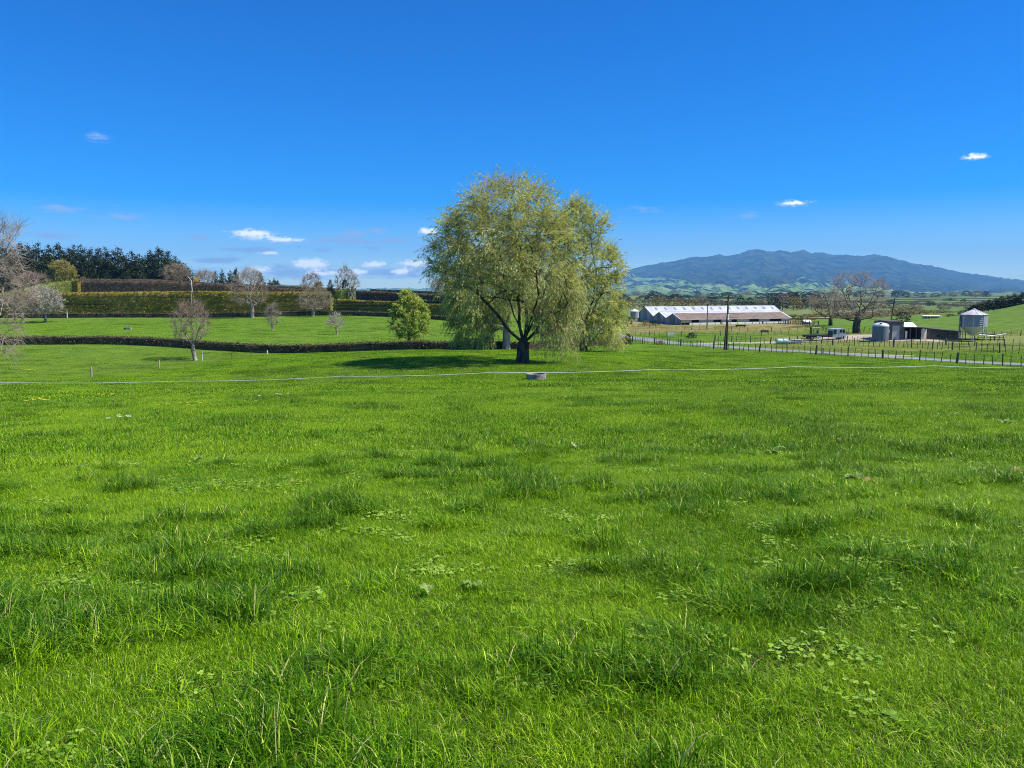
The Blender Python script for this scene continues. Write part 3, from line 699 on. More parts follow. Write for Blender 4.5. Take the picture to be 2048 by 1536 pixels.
def hedge(name, label, cat, path, width, topz, mat, card=0.22, dens=14, bottom=None, rough=0.18, step=1.0, seed=1, group=None, wild=0.0, groove=0.0):
    """path: plan points; topz: height above ground (number) or list of absolute heights"""
    rng = np.random.default_rng(seed)
    P = np.array(path, float); seg = np.hypot(*np.diff(P, axis=0).T); s = np.concatenate([[0], np.cumsum(seg)])
    n = max(3, int(s[-1] / step)); ss = np.linspace(0, s[-1], n)
    x = np.interp(ss, s, P[:, 0]); y = np.interp(ss, s, P[:, 1])
    kk = max(0, min(6, n // 6))
    if kk and len(P) > 2:
        ker = np.ones(2 * kk + 1) / (2 * kk + 1); x = np.convolve(np.pad(x, kk, mode='reflect', reflect_type='odd'), ker, 'valid'); y = np.convolve(np.pad(y, kk, mode='reflect', reflect_type='odd'), ker, 'valid')
    gzv = gz(x, y) - 0.05
    top = gzv + topz if not hasattr(topz, '__len__') else np.interp(ss, s, topz)
    top = top + (fbm(ss / 4, ss * 0 + seed, 3, seed) - 0.5) * rough * 1.2
    tx, ty = np.gradient(x), np.gradient(y); l = np.hypot(tx, ty); nx, ny = -ty / l, tx / l
    base = np.array([x[0], y[0], gzv[0]])
    root = thing(name, base, label, cat, group)
    hw = width / 2
    # core
    nv = 7; V = []
    prof = [(-1, t) for t in np.linspace(0, 1, nv)] + [(0, 1.01)] + [(1, t) for t in np.linspace(1, 0, nv)]
    for c, t in prof:
        off = c * hw * (0.90 - 0.10 * t) + (fbm(ss / 1.3, ss * 0 + t * 7 + c * 30, 3, seed + 3) - 0.5) * rough * 1.5 + (groove * np.sign(c) * (fbm(ss * 0 + t * 9.0, ss / 30, 2, seed + 5) - 0.5) * 2)
        V.append(np.stack([x + nx * off, y + ny * off, gzv + (top - gzv) * t * 0.985], -1))
    V = np.stack(V, 1); m = V.shape[1]; idx = np.arange(n * m).reshape(n, m)
    q = np.stack([idx[:-1, :-1], idx[1:, :-1], idx[1:, 1:], idx[:-1, 1:]], -1).reshape(-1, 4)
    caps = []
    for r_ in (0, n - 1):
        for j in range(nv - 1):
            caps.append((idx[r_, j], idx[r_, j + 1], idx[r_, m - 2 - j], idx[r_, m - 1 - j]))
        caps.append((idx[r_, nv - 1], idx[r_, nv], idx[r_, nv + 1], idx[r_, nv + 1]))
    caps = np.array([c if c[2] != c[3] else (c[0], c[1], c[2], idx[0, 0] if False else c[2]) for c in caps])
    quadcaps = np.array([c for c in caps if c[2] != c[3]])
    me = mesh_np('branches', V.reshape(-1, 3) - base, [np.concatenate([q, quadcaps])], mat, rng.random(n * m) * 0.5, True)
    link('branches', me, root)
    # clipped sprigs on every face
    L = s[-1]; H = float((top - gzv).mean())
    cnt = int(L * (2 * H + width) * dens); side = rng.random(cnt); u = rng.random(cnt) * (n - 1); i0 = u.astype(int); fr = u - i0; i1 = np.minimum(i0 + 1, n - 1)
    lerp = lambda a: a[i0] * (1 - fr) + a[i1] * fr
    X, Y_, GZ, TP, NX, NY = map(lerp, (x, y, gzv, top, nx, ny))
    tot = 2 * H + width; t = rng.random(cnt)
    ontop = side > 2 * H / tot; sgn = np.where(side < H / tot, -1.0, 1.0)
    c = np.where(ontop, rng.uniform(-1, 1, cnt), sgn)
    tt = np.where(ontop, 1.0, t)
    gro = groove * 2 * (fbm(tt * 9.0 + 0 * X, X * 0 + 1, 2, seed + 5) - 0.5)
    off = c * hw * (0.96 - 0.10 * tt) + np.where(ontop, 0, sgn * gro) + rng.normal(size=cnt) * rough * 0.35
    C = np.stack([X + NX * off, Y_ + NY * off, GZ + (TP - GZ) * tt + rng.normal(size=cnt) * (0.04 + wild * 0.12)], -1)
    # ends
    ne = int(width * H * dens * 2)
    if ne:
        e = rng.integers(0, 2, ne) * (n - 1); cc = rng.uniform(-1, 1, ne) * hw; tz = rng.random(ne)
        C2 = np.stack([x[e] + nx[e] * cc, y[e] + ny[e] * cc, gzv[e] + (top[e] - gzv[e]) * tz], -1) + rng.normal(size=(ne, 3)) * 0.08
        C = np.concatenate([C, C2]); NX = np.concatenate([NX * np.where(ontop, 0, sgn), np.zeros(ne)]); NY = np.concatenate([NY * np.where(ontop, 0, sgn), np.zeros(ne)])
    else: NX = NX * np.where(ontop, 0, sgn); NY = NY * np.where(ontop, 0, sgn)
    A = rdir(rng, len(C)) + np.stack([NX, NY, np.full(len(C), 0.35 + wild)], -1) * 0.7; A /= np.linalg.norm(A, axis=1, keepdims=True)
    V, f = diamonds(C, A, perp(rng, A), rng.uniform(0.6, 1.4, len(C)) * card, rng.uniform(0.5, 1.0, len(C)) * card * 0.55)
    link('foliage', mesh_np('foliage', V - base, [f], mat, np.repeat(rng.random(len(C)), 4)), root)['kind'] = 'stuff'
    return root
zt = lambda px, py, Y: float(at(px, py, Y)[2])
# low clipped hedges
hedge('low_hedge', 'low dark brown clipped hedge curving across the paddock in front of the young willow', 'hedge',
      [W(-160, 121), W(0, 123.5), W(50, 123.5), W(180, 123), W(300, 121.5), W(400, 119.5), W(500, 117), W(600, 115), W(700, 114.5), W(830, 113), W(1000, 111)], 1.3, 1.25, MT['h_low'], 0.26, 38, rough=0.24, seed=11, wild=0.5)
hedge('low_hedge', 'low dark hedge behind the trunk of the big willow, ending at the road', 'hedge',
      [W(1000, 111), W(1080, 116), W(1150, 126), W(1210, 140), W(1258, 156)], 1.3, 1.15, MT['h_low'], 0.26, 34, rough=0.22, seed=12, wild=0.5)
hedge('low_hedge', 'far low dark hedge at the foot of the tall olive windbreak', 'hedge',
      [W(-150, 206), W(50, 206), W(300, 206.5), W(640, 207), W(760, 203), W(905, 196), W(960, 193)], 1.3, 1.2, MT['h_low'], 0.32, 22, rough=0.22, seed=13, wild=0.3)
# tall clipped windbreaks
hedge('tall_hedge', 'long tall olive clipped windbreak with a flat top, left of the dark gap', 'hedge', [W(-60, 212), W(120, 212), W(400, 213), W(661, 214)], 2.2, [zt(0, 590, 212), zt(120, 585, 212), zt(400, 582.5, 213), zt(661, 584, 214)], MT['h_olive'], 0.42, 11, rough=0.22, seed=21, groove=0.16)
hedge('tall_hedge', 'olive clipped windbreak right of the dark gap, sloping down behind the young willow', 'hedge', [W(669, 211), W(760, 208), W(912, 203), W(1010, 200)], 2.2, [zt(669, 598, 211), zt(760, 602, 208), zt(912, 610, 203), zt(1010, 613, 200)], MT['h_olive'], 0.42, 11, rough=0.22, seed=22, groove=0.16)
hedge('tall_hedge', 'dark brown clipped windbreak with a lit olive end, behind the long olive one', 'hedge', [W(160, 252), W(300, 255), W(470, 262)], 2.0, [zt(160, 561, 252), zt(300, 562, 255), zt(412, 567, 259), ][0:2] + [zt(470, 569, 262)], MT['h_brown'], 0.42, 9, rough=0.15, seed=23)
hedge('tall_hedge', 'short upright clipped hedge end with olive sunlit side', 'hedge', [W(146, 250), W(159, 250)], 2.4, [zt(150, 559, 250)] * 2, MT['h_olive'], 0.42, 12, rough=0.15, seed=24)  # separate olive piece; sunlight on the brown windbreak's end put into its colour
hedge('tall_hedge', 'farthest dark brown windbreak with a gently arched top below the pines', 'hedge', [W(155, 290), W(300, 292), W(430, 296), W(560, 300), W(680, 303)], 2.0, [zt(155, 558, 290), zt(300, 558.5, 292), zt(430, 566, 296), zt(560, 572, 300), zt(680, 577, 303)], MT['h_brown'], 0.45, 8, rough=0.2, seed=25)
hedge('tall_hedge', 'dark windbreak strip running right to the green roofed house', 'hedge', [W(470, 240), W(560, 242), W(655, 244)], 2.0, [zt(470, 575, 240), zt(560, 576, 242), zt(655, 580, 244)], MT['h_brown'], 0.42, 8, rough=0.15, seed=26)
hedge('tall_hedge', 'bright green clipped hedge face descending to the left behind the grey bushes', 'hedge', [W(138, 246), W(95, 234), W(40, 224), W(-20, 216)], 2.0, [zt(138, 561, 246), zt(95, 566, 234), zt(40, 578, 224), zt(-20, 592, 216)], MT['h_green_lit'], 0.40, 12, rough=0.15, seed=27)
hedge('tall_hedge', 'small bright green clipped hedge end facing the dark gap', 'hedge', [W(669, 236), W(694, 238)], 2.0, [zt(669, 580, 236), zt(694, 578, 238)], MT['h_green_lit'], 0.40, 14, rough=0.12, seed=28)
hedge('tall_hedge', 'dark brown windbreak with a flat top right of the small green hedge end', 'hedge', [W(714, 236), W(800, 233), W(905, 228), W(1000, 224)], 2.0, [zt(714, 581, 236), zt(800, 584, 233), zt(905, 590, 228), zt(1000, 592, 224)], MT['h_brown'], 0.42, 9, rough=0.12, seed=29)
hedge('tall_hedge', 'thin dark hedge top showing behind the brown flat topped windbreak', 'hedge', [W(742, 262), W(830, 259), W(920, 256)], 2.0, [zt(742, 578.5, 262), zt(830, 582, 259), zt(920, 586, 256)], MT['evergreen'], 0.42, 9, rough=0.15, seed=30)
hedge('tall_hedge', 'dark green clipped hedge strip between the olive and the brown windbreak', 'hedge', [W(840, 219), W(900, 216), W(1000, 212)], 1.6, [zt(840, 600, 219), zt(900, 602, 216), zt(1000, 605, 212)], MT['evergreen'], 0.4, 10, rough=0.2, seed=31)

# ------------------------------------------------------------------ trees
wdroop = lambda S: np.clip(1.45 - S[:, 2] / 13.0, 0.30, 1.3)
env_tree('willow_tree', 'large spreading willow with pale green drooping leaves and dark trunk in mid field', 'tree', (1045, 724), [(858, 525), (866, 490), (885, 455), (905, 425), (925, 405), (936, 390), (960, 382), (985, 364), (1010, 353), (1040, 365), (1075, 378), (1102, 398), (1126, 426), (1140, 470), (1148, 540), (1150, 600), (1142, 660), (1120, 690), (1085, 690), (1070, 640), (1040, 604), (1000, 598), (955, 596), (905, 582), (872, 558)], 70,
         [(1046, 700), (1047, 684)],
         [[(1047, 686), (1040, 660), (1036, 620, -0.6), (1037, 560, -0.8), (1040, 500, -0.6), (1030, 430, 0)], [(1047, 690), (1020, 662, -0.5), (990, 625, -1.0), (960, 590, -1.2), (925, 560, -1.0), (895, 545, -.8)],
          [(1047, 686), (1062, 655, 0.4), (1085, 600, 0.8), (1100, 545, 1), (1110, 480, 0.8), (1095, 420, 0)], [(1045, 676), (1030, 630, 1.0), (1005, 570, 1.4), (985, 500, 1.2), (965, 430, 0.6)], [(1047, 680), (1060, 640, -1.6), (1075, 590, -2.4), (1070, 520, -2.2)],
          [(1047, 686), (1055, 640, 1.8), (1040, 560, 2.6), (1050, 480, 2.2)], [(1047, 688), (1090, 640, -.5), (1120, 600, -0.5), (1135, 560, 0)]],
         ntips=620, rtr=0.56, rt=0.020, bark='bark_dark', twig='twig_brown', per=7, tl=2.4, up=0.25, droop=wdroop, leaf='willow', lpt=16, ll=0.25, lw=0.050, seed=4, seg=1.0, arch=0.10, updown=0.8, twr=0.010, maxcnt=3,
         baredrop=lambda S: np.clip((S[:, 2] - 14.2) / 3.0, 0.03, 0.7), spread=0.32)
env_tree('willow_tree', 'second willow with a sunlit pinkish trunk, hanging leaves, left behind the large willow', 'tree', (1013, 699), [(892, 600), (905, 560), (940, 530), (990, 500), (1050, 490), (1075, 540), (1075, 625), (1035, 622), (1012, 625), (998, 640), (985, 690), (945, 692), (915, 680), (900, 640)], 98,
         [(1013, 670), (1012, 640)], [[(1012, 645), (990, 610, -0.5), (960, 570, -1), (930, 560, -1)], [(1012, 645), (1030, 600, 0.5), (1045, 550, 1)]],
         ntips=330, rtr=0.50, rt=0.022, bark='bark_pale', twig='twig_brown', per=6, tl=2.4, up=0.2, droop=lambda S: np.clip(1.3 - S[:, 2] / 14, 0.3, 1.2), leaf='willow', lpt=16, ll=0.36, lw=0.075, spread=0.35, seed=8, seg=1.2, updown=0.7, twr=0.013)
env_tree('willow_tree', 'third willow, tall airy crown rising right behind the large willow above a dense skirt', 'tree', (1168, 692), [(1100, 600), (1112, 470), (1128, 425), (1145, 402), (1166, 404), (1192, 424), (1214, 448), (1212, 485), (1228, 508), (1250, 524), (1244, 556), (1232, 580), (1246, 620), (1250, 660), (1236, 688), (1150, 692), (1105, 684)], 108,
         [(1166, 672), (1164, 655)], [[(1165, 660), (1158, 600, 0.5), (1148, 520, 1), (1145, 450, 0.5), (1155, 415, 0)], [(1165, 660), (1185, 600, -.5), (1190, 540, -1), (1180, 470, -0.5)], [(1165, 655), (1190, 610, -1), (1215, 560, -1.5), (1238, 540, -1)], [(1165, 665), (1200, 640, 0.6), (1225, 625, 0.8)], [(1165, 665), (1130, 635, -1), (1115, 620, -1)]],
         ntips=480, rtr=0.55, rt=0.022, bark='bark_dark', twig='twig_brown', per=6, tl=2.4, up=0.3, droop=lambda S: np.clip(1.25 - S[:, 2] / 13, 0.15, 1.2), leaf='willow', lpt=15, ll=0.38, lw=0.08, spread=0.35, seed=9, seg=1.2, updown=0.8, twr=0.013,
         baredrop=lambda S: np.where(S[:, 2] < 8, 0.0, 0.35))
env_tree('young_willow', 'young bright yellow-green willow standing behind the low brown hedge', 'tree', (818, 689), [(784, 655), (786, 622), (798, 596), (812, 583), (826, 588), (845, 604), (856, 624), (856, 650), (852, 668), (836, 676), (800, 675)], 122,
         [(818, 672), (818, 660)], [[(818, 664), (810, 630, 0.3), (808, 605, 0.2)], [(818, 664), (828, 630, -0.3), (832, 608, 0)]],
         ntips=210, rtr=0.26, rt=0.018, bark='bark_dark', twig='twig_brown', per=4, tl=1.3, up=0.5, droop=0.45, leaf='willow_young', lpt=11, ll=0.36, lw=0.10, seed=10, seg=0.8, updown=1.2, twr=0.012)
env_tree('bare_tree', 'small leafless round tree with reddish twig tips and pale leaning trunk', 'tree', (391, 723), [(341, 660), (345, 635), (358, 612), (376, 602), (398, 603), (412, 618), (419, 640), (420, 662), (408, 678), (385, 684), (355, 680)], 108,
         [(390, 714), (386, 702), (386, 690)], [[(386, 694), (383, 660, 0.3), (381, 625, 0.3)], [(386, 692), (398, 665, -0.4), (405, 640, -0.3)], [(386, 692), (368, 668, 0.3), (356, 645, 0.2)]],
         ntips=400, rtr=0.27, rt=0.016, bark='bark_grey', twig='twig_red', per=3, tl=1.1, up=0.55, droop=0.0, seed=14, seg=0.7, updown=1.6, twr=0.011, maxcnt=2)
env_tree('bare_tree', 'tall leafless weeping tree with greyish pink twigs at the left edge', 'tree', (-75, 742), [(-210, 700), (-220, 560), (-170, 480), (-100, 440), (-40, 428), (-10, 430), (18, 438), (48, 446), (38, 472), (28, 502), (60, 548), (55, 590), (40, 640), (28, 690), (8, 714), (-80, 714)], 82,
         [(-75, 700), (-72, 650)], [[(-72, 655), (-50, 600, -0.5), (-20, 540, -1), (15, 510, -1.2), (45, 470, -1)], [(-72, 660), (-90, 560, 0.5), (-80, 460, 1), (-50, 390, 0.5), (-10, 350, 0)], [(-72, 650), (-40, 610, 1), (5, 585, 1.2), (40, 570, 1.0)], [(-72, 665), (-40, 650, -1), (0, 640, -1.4), (30, 650, -1.2)]],
         ntips=460, rtr=0.40, rt=0.02, bark='bark_grey', twig='twig_grey', per=6, tl=1.9, lf=0.6, up=0.1, droop=lambda S: np.clip(1.0 - S[:, 2] / 14, 0.0, 1.0), seed=15, seg=0.9, updown=0.5, twr=0.015, maxcnt=3)
env_tree('bare_tree', 'tall spreading leafless tree with dark limbs standing beside the parked truck', 'tree', (1713, 666), [(1662, 628), (1668, 598), (1664, 570), (1668, 548), (1685, 540), (1702, 546), (1712, 552), (1724, 545), (1736, 542), (1745, 556), (1764, 562), (1772, 575), (1768, 600), (1774, 622), (1764, 640), (1740, 642), (1725, 636), (1700, 636), (1690, 640)], 172,
         [(1712, 655), (1715, 640), (1718, 625)], [[(1718, 630), (1722, 600), (1722, 575, 0.5), (1730, 550, 0.5)], [(1718, 628), (1738, 605, -0.6), (1745, 585, -1), (1752, 568, -1)], [(1716, 636), (1700, 615, 0.6), (1690, 585, 1), (1682, 555, 1)], [(1716, 640), (1735, 636, -1), (1760, 622, -1.4)], [(1716, 642), (1698, 640, 0.6), (1680, 630, 1)], [(1718, 622), (1745, 612, 1.5), (1765, 605, 1.8)]],
         ntips=560, rtr=0.75, rt=0.026, bark='bark_dark', twig='twig_grey', per=4, tl=1.7, up=0.25, droop=0.25, lf=0.55, seed=16, seg=1.1, updown=0.9, twr=0.014, maxcnt=2)
env_tree('bare_tree', 'smaller leafless tree behind the truck, left of the tall bare one', 'tree', (1661, 651), ell(1657, 608, 40, 29), 212, [(1661, 640), (1662, 632)], [[(1661, 634), (1655, 610), (1650, 590)], [(1661, 634), (1672, 612), (1680, 596)]],
         ntips=330, rtr=0.5, rt=0.03, bark='bark_dark', twig='twig_brown', per=3, tl=1.8, up=0.3, droop=0.1, seed=17, seg=1.2, updown=1.0, twr=0.016, maxcnt=2)
env_tree('bare_tree', 'round leafless brown tree with a pale trunk before the olive windbreak', 'tree', (504, 629), [(459, 585), (463, 562), (480, 545), (498, 538), (520, 545), (535, 565), (538, 588), (528, 605), (505, 612), (480, 610), (465, 600)], 204, [(504, 615), (503, 606)], [[(503, 608), (497, 580), (495, 560)], [(503, 608), (518, 588), (525, 570)], [(503, 610), (520, 604, -1), (530, 602, -1)]],
         ntips=380, rtr=0.5, rt=0.03, bark='bark_grey', twig='twig_brown', per=3, tl=1.7, up=0.1, droop=0.25, seed=18, seg=1.1, updown=0.8, twr=0.016, maxcnt=2)
env_tree('bare_tree', 'low spreading leafless tree beside the dark gap in the windbreak', 'tree', (626, 629), [(597, 605), (600, 590), (615, 578), (632, 573), (652, 578), (664, 592), (664, 608), (650, 618), (626, 620), (604, 616)], 204, [(626, 624), (626, 619)], [[(626, 621), (610, 603), (602, 592)], [(626, 621), (645, 600), (656, 590)], [(626, 621), (628, 598), (630, 584)]],
         ntips=300, rtr=0.42, rt=0.03, bark='bark_grey', twig='twig_brown', per=3, tl=1.6, up=0.1, droop=0.15, seed=19, seg=1.1, updown=0.9, twr=0.016, maxcnt=2)
env_tree('bare_tree', 'pale grey leafless tree rising behind the windbreak right of the green roof', 'tree', (622, 590), [(600, 575), (606, 556), (621, 546), (636, 553), (643, 575), (622, 582)], 262, [(622, 585), (622, 580)], ntips=200, rtr=0.35, rt=0.03, bark='bark_grey', twig='twig_grey', per=5, tl=1.4, up=0.6, seed=20, seg=1.2, twr=0.022, maxcnt=2)
env_tree('bare_tree', 'small slender leafless tree standing alone in the middle paddock', 'tree', (545, 661), ell(545, 630, 15, 22), 158, [(545, 653), (544, 645)], ntips=150, rtr=0.17, rt=0.018, bark='bark_grey', twig='twig_grey', per=4, tl=0.9, up=0.5, seed=23, seg=0.7, updown=1.6, twr=0.015, maxcnt=2)
env_tree('bare_tree', 'tiny sapling with flat spreading cream coloured bare branches in the paddock', 'tree', (674, 669), [(650, 646), (660, 637), (668, 625), (676, 626), (684, 640), (690, 647), (684, 653), (660, 653)], 147, [(673, 660), (672, 655)], [[(672, 656), (671, 640), (670, 628)]], ntips=130, rtr=0.17, rt=0.02, bark='bark_pale', twig='twig_pale', per=3, tl=0.9, up=0.15, seed=24, seg=0.7, updown=0.8, twr=0.018, maxcnt=2)
env_tree('bare_tree', 'fan shaped leafless tree on the skyline above the dark round shrub', 'tree', (691, 600), [(667, 570), (672, 550), (683, 536), (691, 531), (702, 540), (714, 556), (722, 575), (700, 582), (678, 580)], 275, [(691, 592), (691, 580)], ntips=260, rtr=0.45, rt=0.035, bark='bark_grey', twig='twig_brown', per=4, tl=1.6, up=0.5, seed=25, seg=1.4, twr=0.024, maxcnt=2)
env_tree('flowering_shrub', 'pale grey blossoming rounded shrub before the left end of the olive windbreak', 'shrub', (90, 633), [(60, 612), (62, 590), (76, 574), (92, 573), (112, 586), (124, 600), (122, 618), (105, 628), (72, 628)], 192, [(90, 628), (90, 622)], ntips=220, rtr=0.3, rt=0.03, bark='bark_grey', twig='twig_pale', per=4, tl=1.3, up=0.3, leaf='blossom', lpt=5, ll=0.22, lw=0.18, seed=26, seg=1.0, twr=0.02, spread=1.5)
env_tree('bare_tree', 'brown twiggy leafless shrub between the left edge tree and the pale shrub', 'shrub', (45, 633), ell(42, 604, 30, 25), 189, [(45, 628), (45, 622)], ntips=230, rtr=0.3, rt=0.03, bark='bark_grey', twig='twig_brown', per=4, tl=1.4, up=0.2, seed=27, seg=1.0, twr=0.02, maxcnt=2)
env_tree('spring_tree', 'rounded yellow-green budding tree before the dark pines on the left', 'tree', (122, 580), [(98, 552), (101, 535), (113, 524), (130, 523), (144, 534), (149, 552), (146, 566), (122, 570), (102, 566)], 258, [(122, 572), (122, 566)], ntips=200, rtr=0.35, rt=0.03, bark='bark_brown', twig='twig_brown', per=4, tl=1.4, up=0.3, leaf='yellowgreen', lpt=7, ll=0.34, lw=0.24, seed=28, seg=1.2, twr=0.02, spread=1.2)
env_tree('bare_tree', 'brown leafless bushy tree at the right end of the near pines', 'tree', (352, 580), ell(352, 548, 26, 20), 300, [(352, 572), (352, 566)], ntips=260, rtr=0.4, rt=0.035, bark='bark_brown', twig='twig_brown', per=5, tl=1.7, up=0.2, seed=29, seg=1.4, twr=0.028, maxcnt=2)
env_tree('bare_tree', 'grey leafless bushy tree behind the white mast', 'tree', (412, 580), ell(410, 554, 20, 12), 306, [(412, 572), (412, 567)], ntips=200, rtr=0.35, rt=0.035, bark='bark_grey', twig='twig_grey', per=5, tl=1.5, up=0.2, seed=30, seg=1.4, twr=0.028, maxcnt=2)
env_tree('bare_tree', 'brown leafless scrubby tree half hidden at the left side of the big willow', 'tree', (890, 600), ell(888, 573, 26, 15), 245, [(890, 592), (890, 586)], ntips=260, rtr=0.35, rt=0.03, bark='bark_grey', twig='twig_brown', per=5, tl=1.6, up=0.2, seed=31, seg=1.3, twr=0.024, maxcnt=2)
env_tree('bare_tree', 'pale leafless treetop above the brown round tree on the skyline', 'tree', (502, 590), ell(500, 550, 18, 14), 285, [(502, 572), (502, 562)], ntips=170, rtr=0.35, rt=0.03, bark='bark_grey', twig='twig_grey', per=4, tl=1.4, up=0.4, seed=32, seg=1.3, twr=0.022, maxcnt=2)
env_tree('bare_tree', 'reddish brown scrub on the slope behind the left edge tree', 'shrub', (60, 590), ell(62, 562, 34, 16), 262, [(60, 580), (60, 574)], ntips=240, rtr=0.35, rt=0.03, bark='bark_brown', twig='twig_red', per=5, tl=1.7, up=0.2, seed=33, seg=1.3, twr=0.024, maxcnt=2)
# pines on the left
rnd = random.Random(7)
pl = [(-30, 488), (-8, 494), (14, 487), (30, 492), (47, 488), (64, 494), (82, 490), (106, 492), (124, 489), (141, 500), (152, 494), (170, 492), (186, 500), (201, 500), (214, 498), (239, 497), (250, 518), (270, 506), (285, 512), (303, 502), (318, 497), (338, 506), (352, 516), (366, 528)]
for i, (px, ty) in enumerate(pl):
    simple_tree('pine', 'pine_tree', ORD[i] + ' from the left of the tall dark pines behind the windbreaks', 'tree', px + rnd.uniform(-3, 3), 335 + rnd.uniform(-12, 12), topy=ty - 3, wpx=rnd.uniform(50, 72), k=i % 4, group='tall dark pines on the left', seed=i)
for i, (px, ty) in enumerate([(20, 512), (60, 515), (95, 512), (135, 514), (175, 517), (215, 520), (258, 530), (300, 520), (340, 524)]):
    simple_tree('pine', 'pine_tree', ORD[i] + ' from the left of the shorter dark pines filling in behind the tall ones', 'tree', px, 352 + rnd.uniform(-5, 5), topy=ty - 4, wpx=84, k=(i + 2) % 4, group='shorter pines behind the tall ones', seed=i + 50)
for i, (px, ty) in enumerate([(378, 540), (432, 543), (446, 540), (462, 541), (474, 536), (522, 545), (540, 560), (549, 556), (556, 560)]):
    simple_tree('pine', 'pine_tree', ORD[i] + ' from the left of the distant small pines along the skyline by the green roof', 'tree', px, 385 + rnd.uniform(-10, 10), topy=ty, wpx=32, k=i % 4, group='distant small pines', seed=i + 90)
simple_tree('pine', 'conifer', 'small pointed conifer alone on the skyline left of the fan shaped tree', 'tree', 661, 266, topy=559, wpx=22, k=1, seed=3)
simple_tree('bush', 'round_shrub', 'dark rounded clipped evergreen below the fan shaped tree', 'shrub', 690, 256, topy=560, wpx=24, k=0, seed=4)
simple_tree('ochre', 'brown_shrub', 'rounded brown shrub right of the pale grey bare tree', 'shrub', 638, 252, topy=563, wpx=30, k=1, seed=5)
simple_tree('scrub', 'olive_shrub', 'loose olive shrub beside the dark rounded evergreen', 'shrub', 706, 252, topy=573, wpx=24, k=1, seed=6)
g = simple_tree('scrub', 'gold_shrub', 'small golden yellow shrub beside the white mast', 'shrub', 393, 300, topy=556, wpx=22, k=2, seed=7)
for c in g.children:
    if c.name.startswith('crown'): c.data = c.data.copy(); c.data.materials[0] = MT['gold']
for i, (px, wd, ty) in enumerate([(215, 30, 545), (252, 28, 545), (286, 26, 547)]):
    simple_tree('evergreen', 'dark_shrub', ['left', 'middle', 'right'][i] + ' one of three olive-dark bushes at the foot of the pines', 'shrub', px, 312, topy=ty, wpx=wd, k=i, group='bushes under the pines', seed=i + 20)
simple_tree('ochre', 'brown_shrub', 'low brown mound of scrub above the lit hedge end', 'shrub', 167, 300, topy=553, wpx=34, k=2, seed=8)
# shrubs near the road and farm
simple_tree('bush', 'dark_shrub', 'wide low black-green shrub on the slope behind the water tank', 'shrub', 1808, 228, topy=624, wpx=46, k=1, seed=9)
simple_tree('scrub', 'brown_bush', 'small dark brown bush where the low hedge meets the road', 'shrub', 1258, 150, topy=667, wpx=20, k=0, seed=10)
bb = bpy.data.objects['brown_bush']
for c in bb.children:
    if c.name.startswith('crown'): c.data = c.data.copy(); c.data.materials[0] = MT['h_low']
simple_tree('bush', 'dark_shrub', 'dark bush under the small silo at the left end of the barn', 'shrub', 1256, 262, topy=632, wpx=24, k=2, seed=11)
simple_tree('scrub', 'olive_shrub', 'sprawling olive shrub before the gable end of the barn', 'shrub', 1292, 238, topy=641, wpx=26, k=0, seed=12)
simple_tree('bush', 'dark_shrub', 'low dark shrub along the shaded gable wall of the barn', 'shrub', 1312, 246, topy=641, wpx=28, k=0, seed=13)
simple_tree('bush', 'dark_shrub', 'dark bush on the crest left of the dark pine row', 'shrub', 1928, 300, topy=621, wpx=26, k=1, seed=14)
simple_tree('bush', 'dark_shrub', 'small dark bush lower on the crest left of the grain silo', 'shrub', 1905, 296, topy=628, wpx=24, k=2, seed=15)
# mid-distance belt behind the barn
belt = [(1240, 597, 30, 'ochre'), (1262, 599, 26, 'ochre'), (1290, 600, 26, 'greybrown'), (1318, 594, 30, 'ochre'), (1345, 599, 26, 'ochre'), (1362, 597, 28, 'ochre'), (1385, 600, 28, 'ochre'), (1406, 595, 30, 'greybrown'), (1424, 602, 22, 'evergreen'),
        (1440, 600, 26, 'greybrown'), (1452, 603, 20, 'evergreen'), (1468, 600, 22, 'greybrown'), (1482, 596, 20, 'evergreen'), (1499, 596, 22, 'evergreen'), (1514, 600, 24, 'greybrown'), (1530, 598, 26, 'greybrown'), (1548, 596, 26, 'evergreen'), (1566, 590, 36, 'greybrown'),
        (1588, 594, 32, 'ochre'), (1606, 600, 26, 'evergreen'), (1624, 592, 36, 'greybrown'), (1645, 602, 28, 'evergreen')]
for i, (px, ty, wd, kd) in enumerate(belt):
    simple_tree(kd, {'ochre': 'ochre_tree', 'greybrown': 'bare_grey_tree', 'evergreen': 'evergreen_tree'}[kd], ORD[i] + ' tree from the left in the mixed belt behind the long barn', 'tree', px, 560 + rnd.uniform(-45, 45), topy=ty - 1, wpx=wd * 1.35, k=i % 3, group='tree belt behind the barn', seed=i + 120)
for i, (px, ty) in enumerate([(1248, 590), (1285, 592), (1305, 588), (1330, 590), (1352, 588), (1372, 590), (1425, 594), (1545, 586), (1560, 585), (1586, 584), (1600, 583), (1618, 586)]):
    simple_tree('evergreen', 'evergreen_tree', ORD[i] + ' dark evergreen from the left in the farther row behind the mixed belt', 'tree', px, 950 + rnd.uniform(-60, 60), topy=ty, wpx=38, k=i % 3, group='farther evergreens beyond the belt', seed=i + 150)
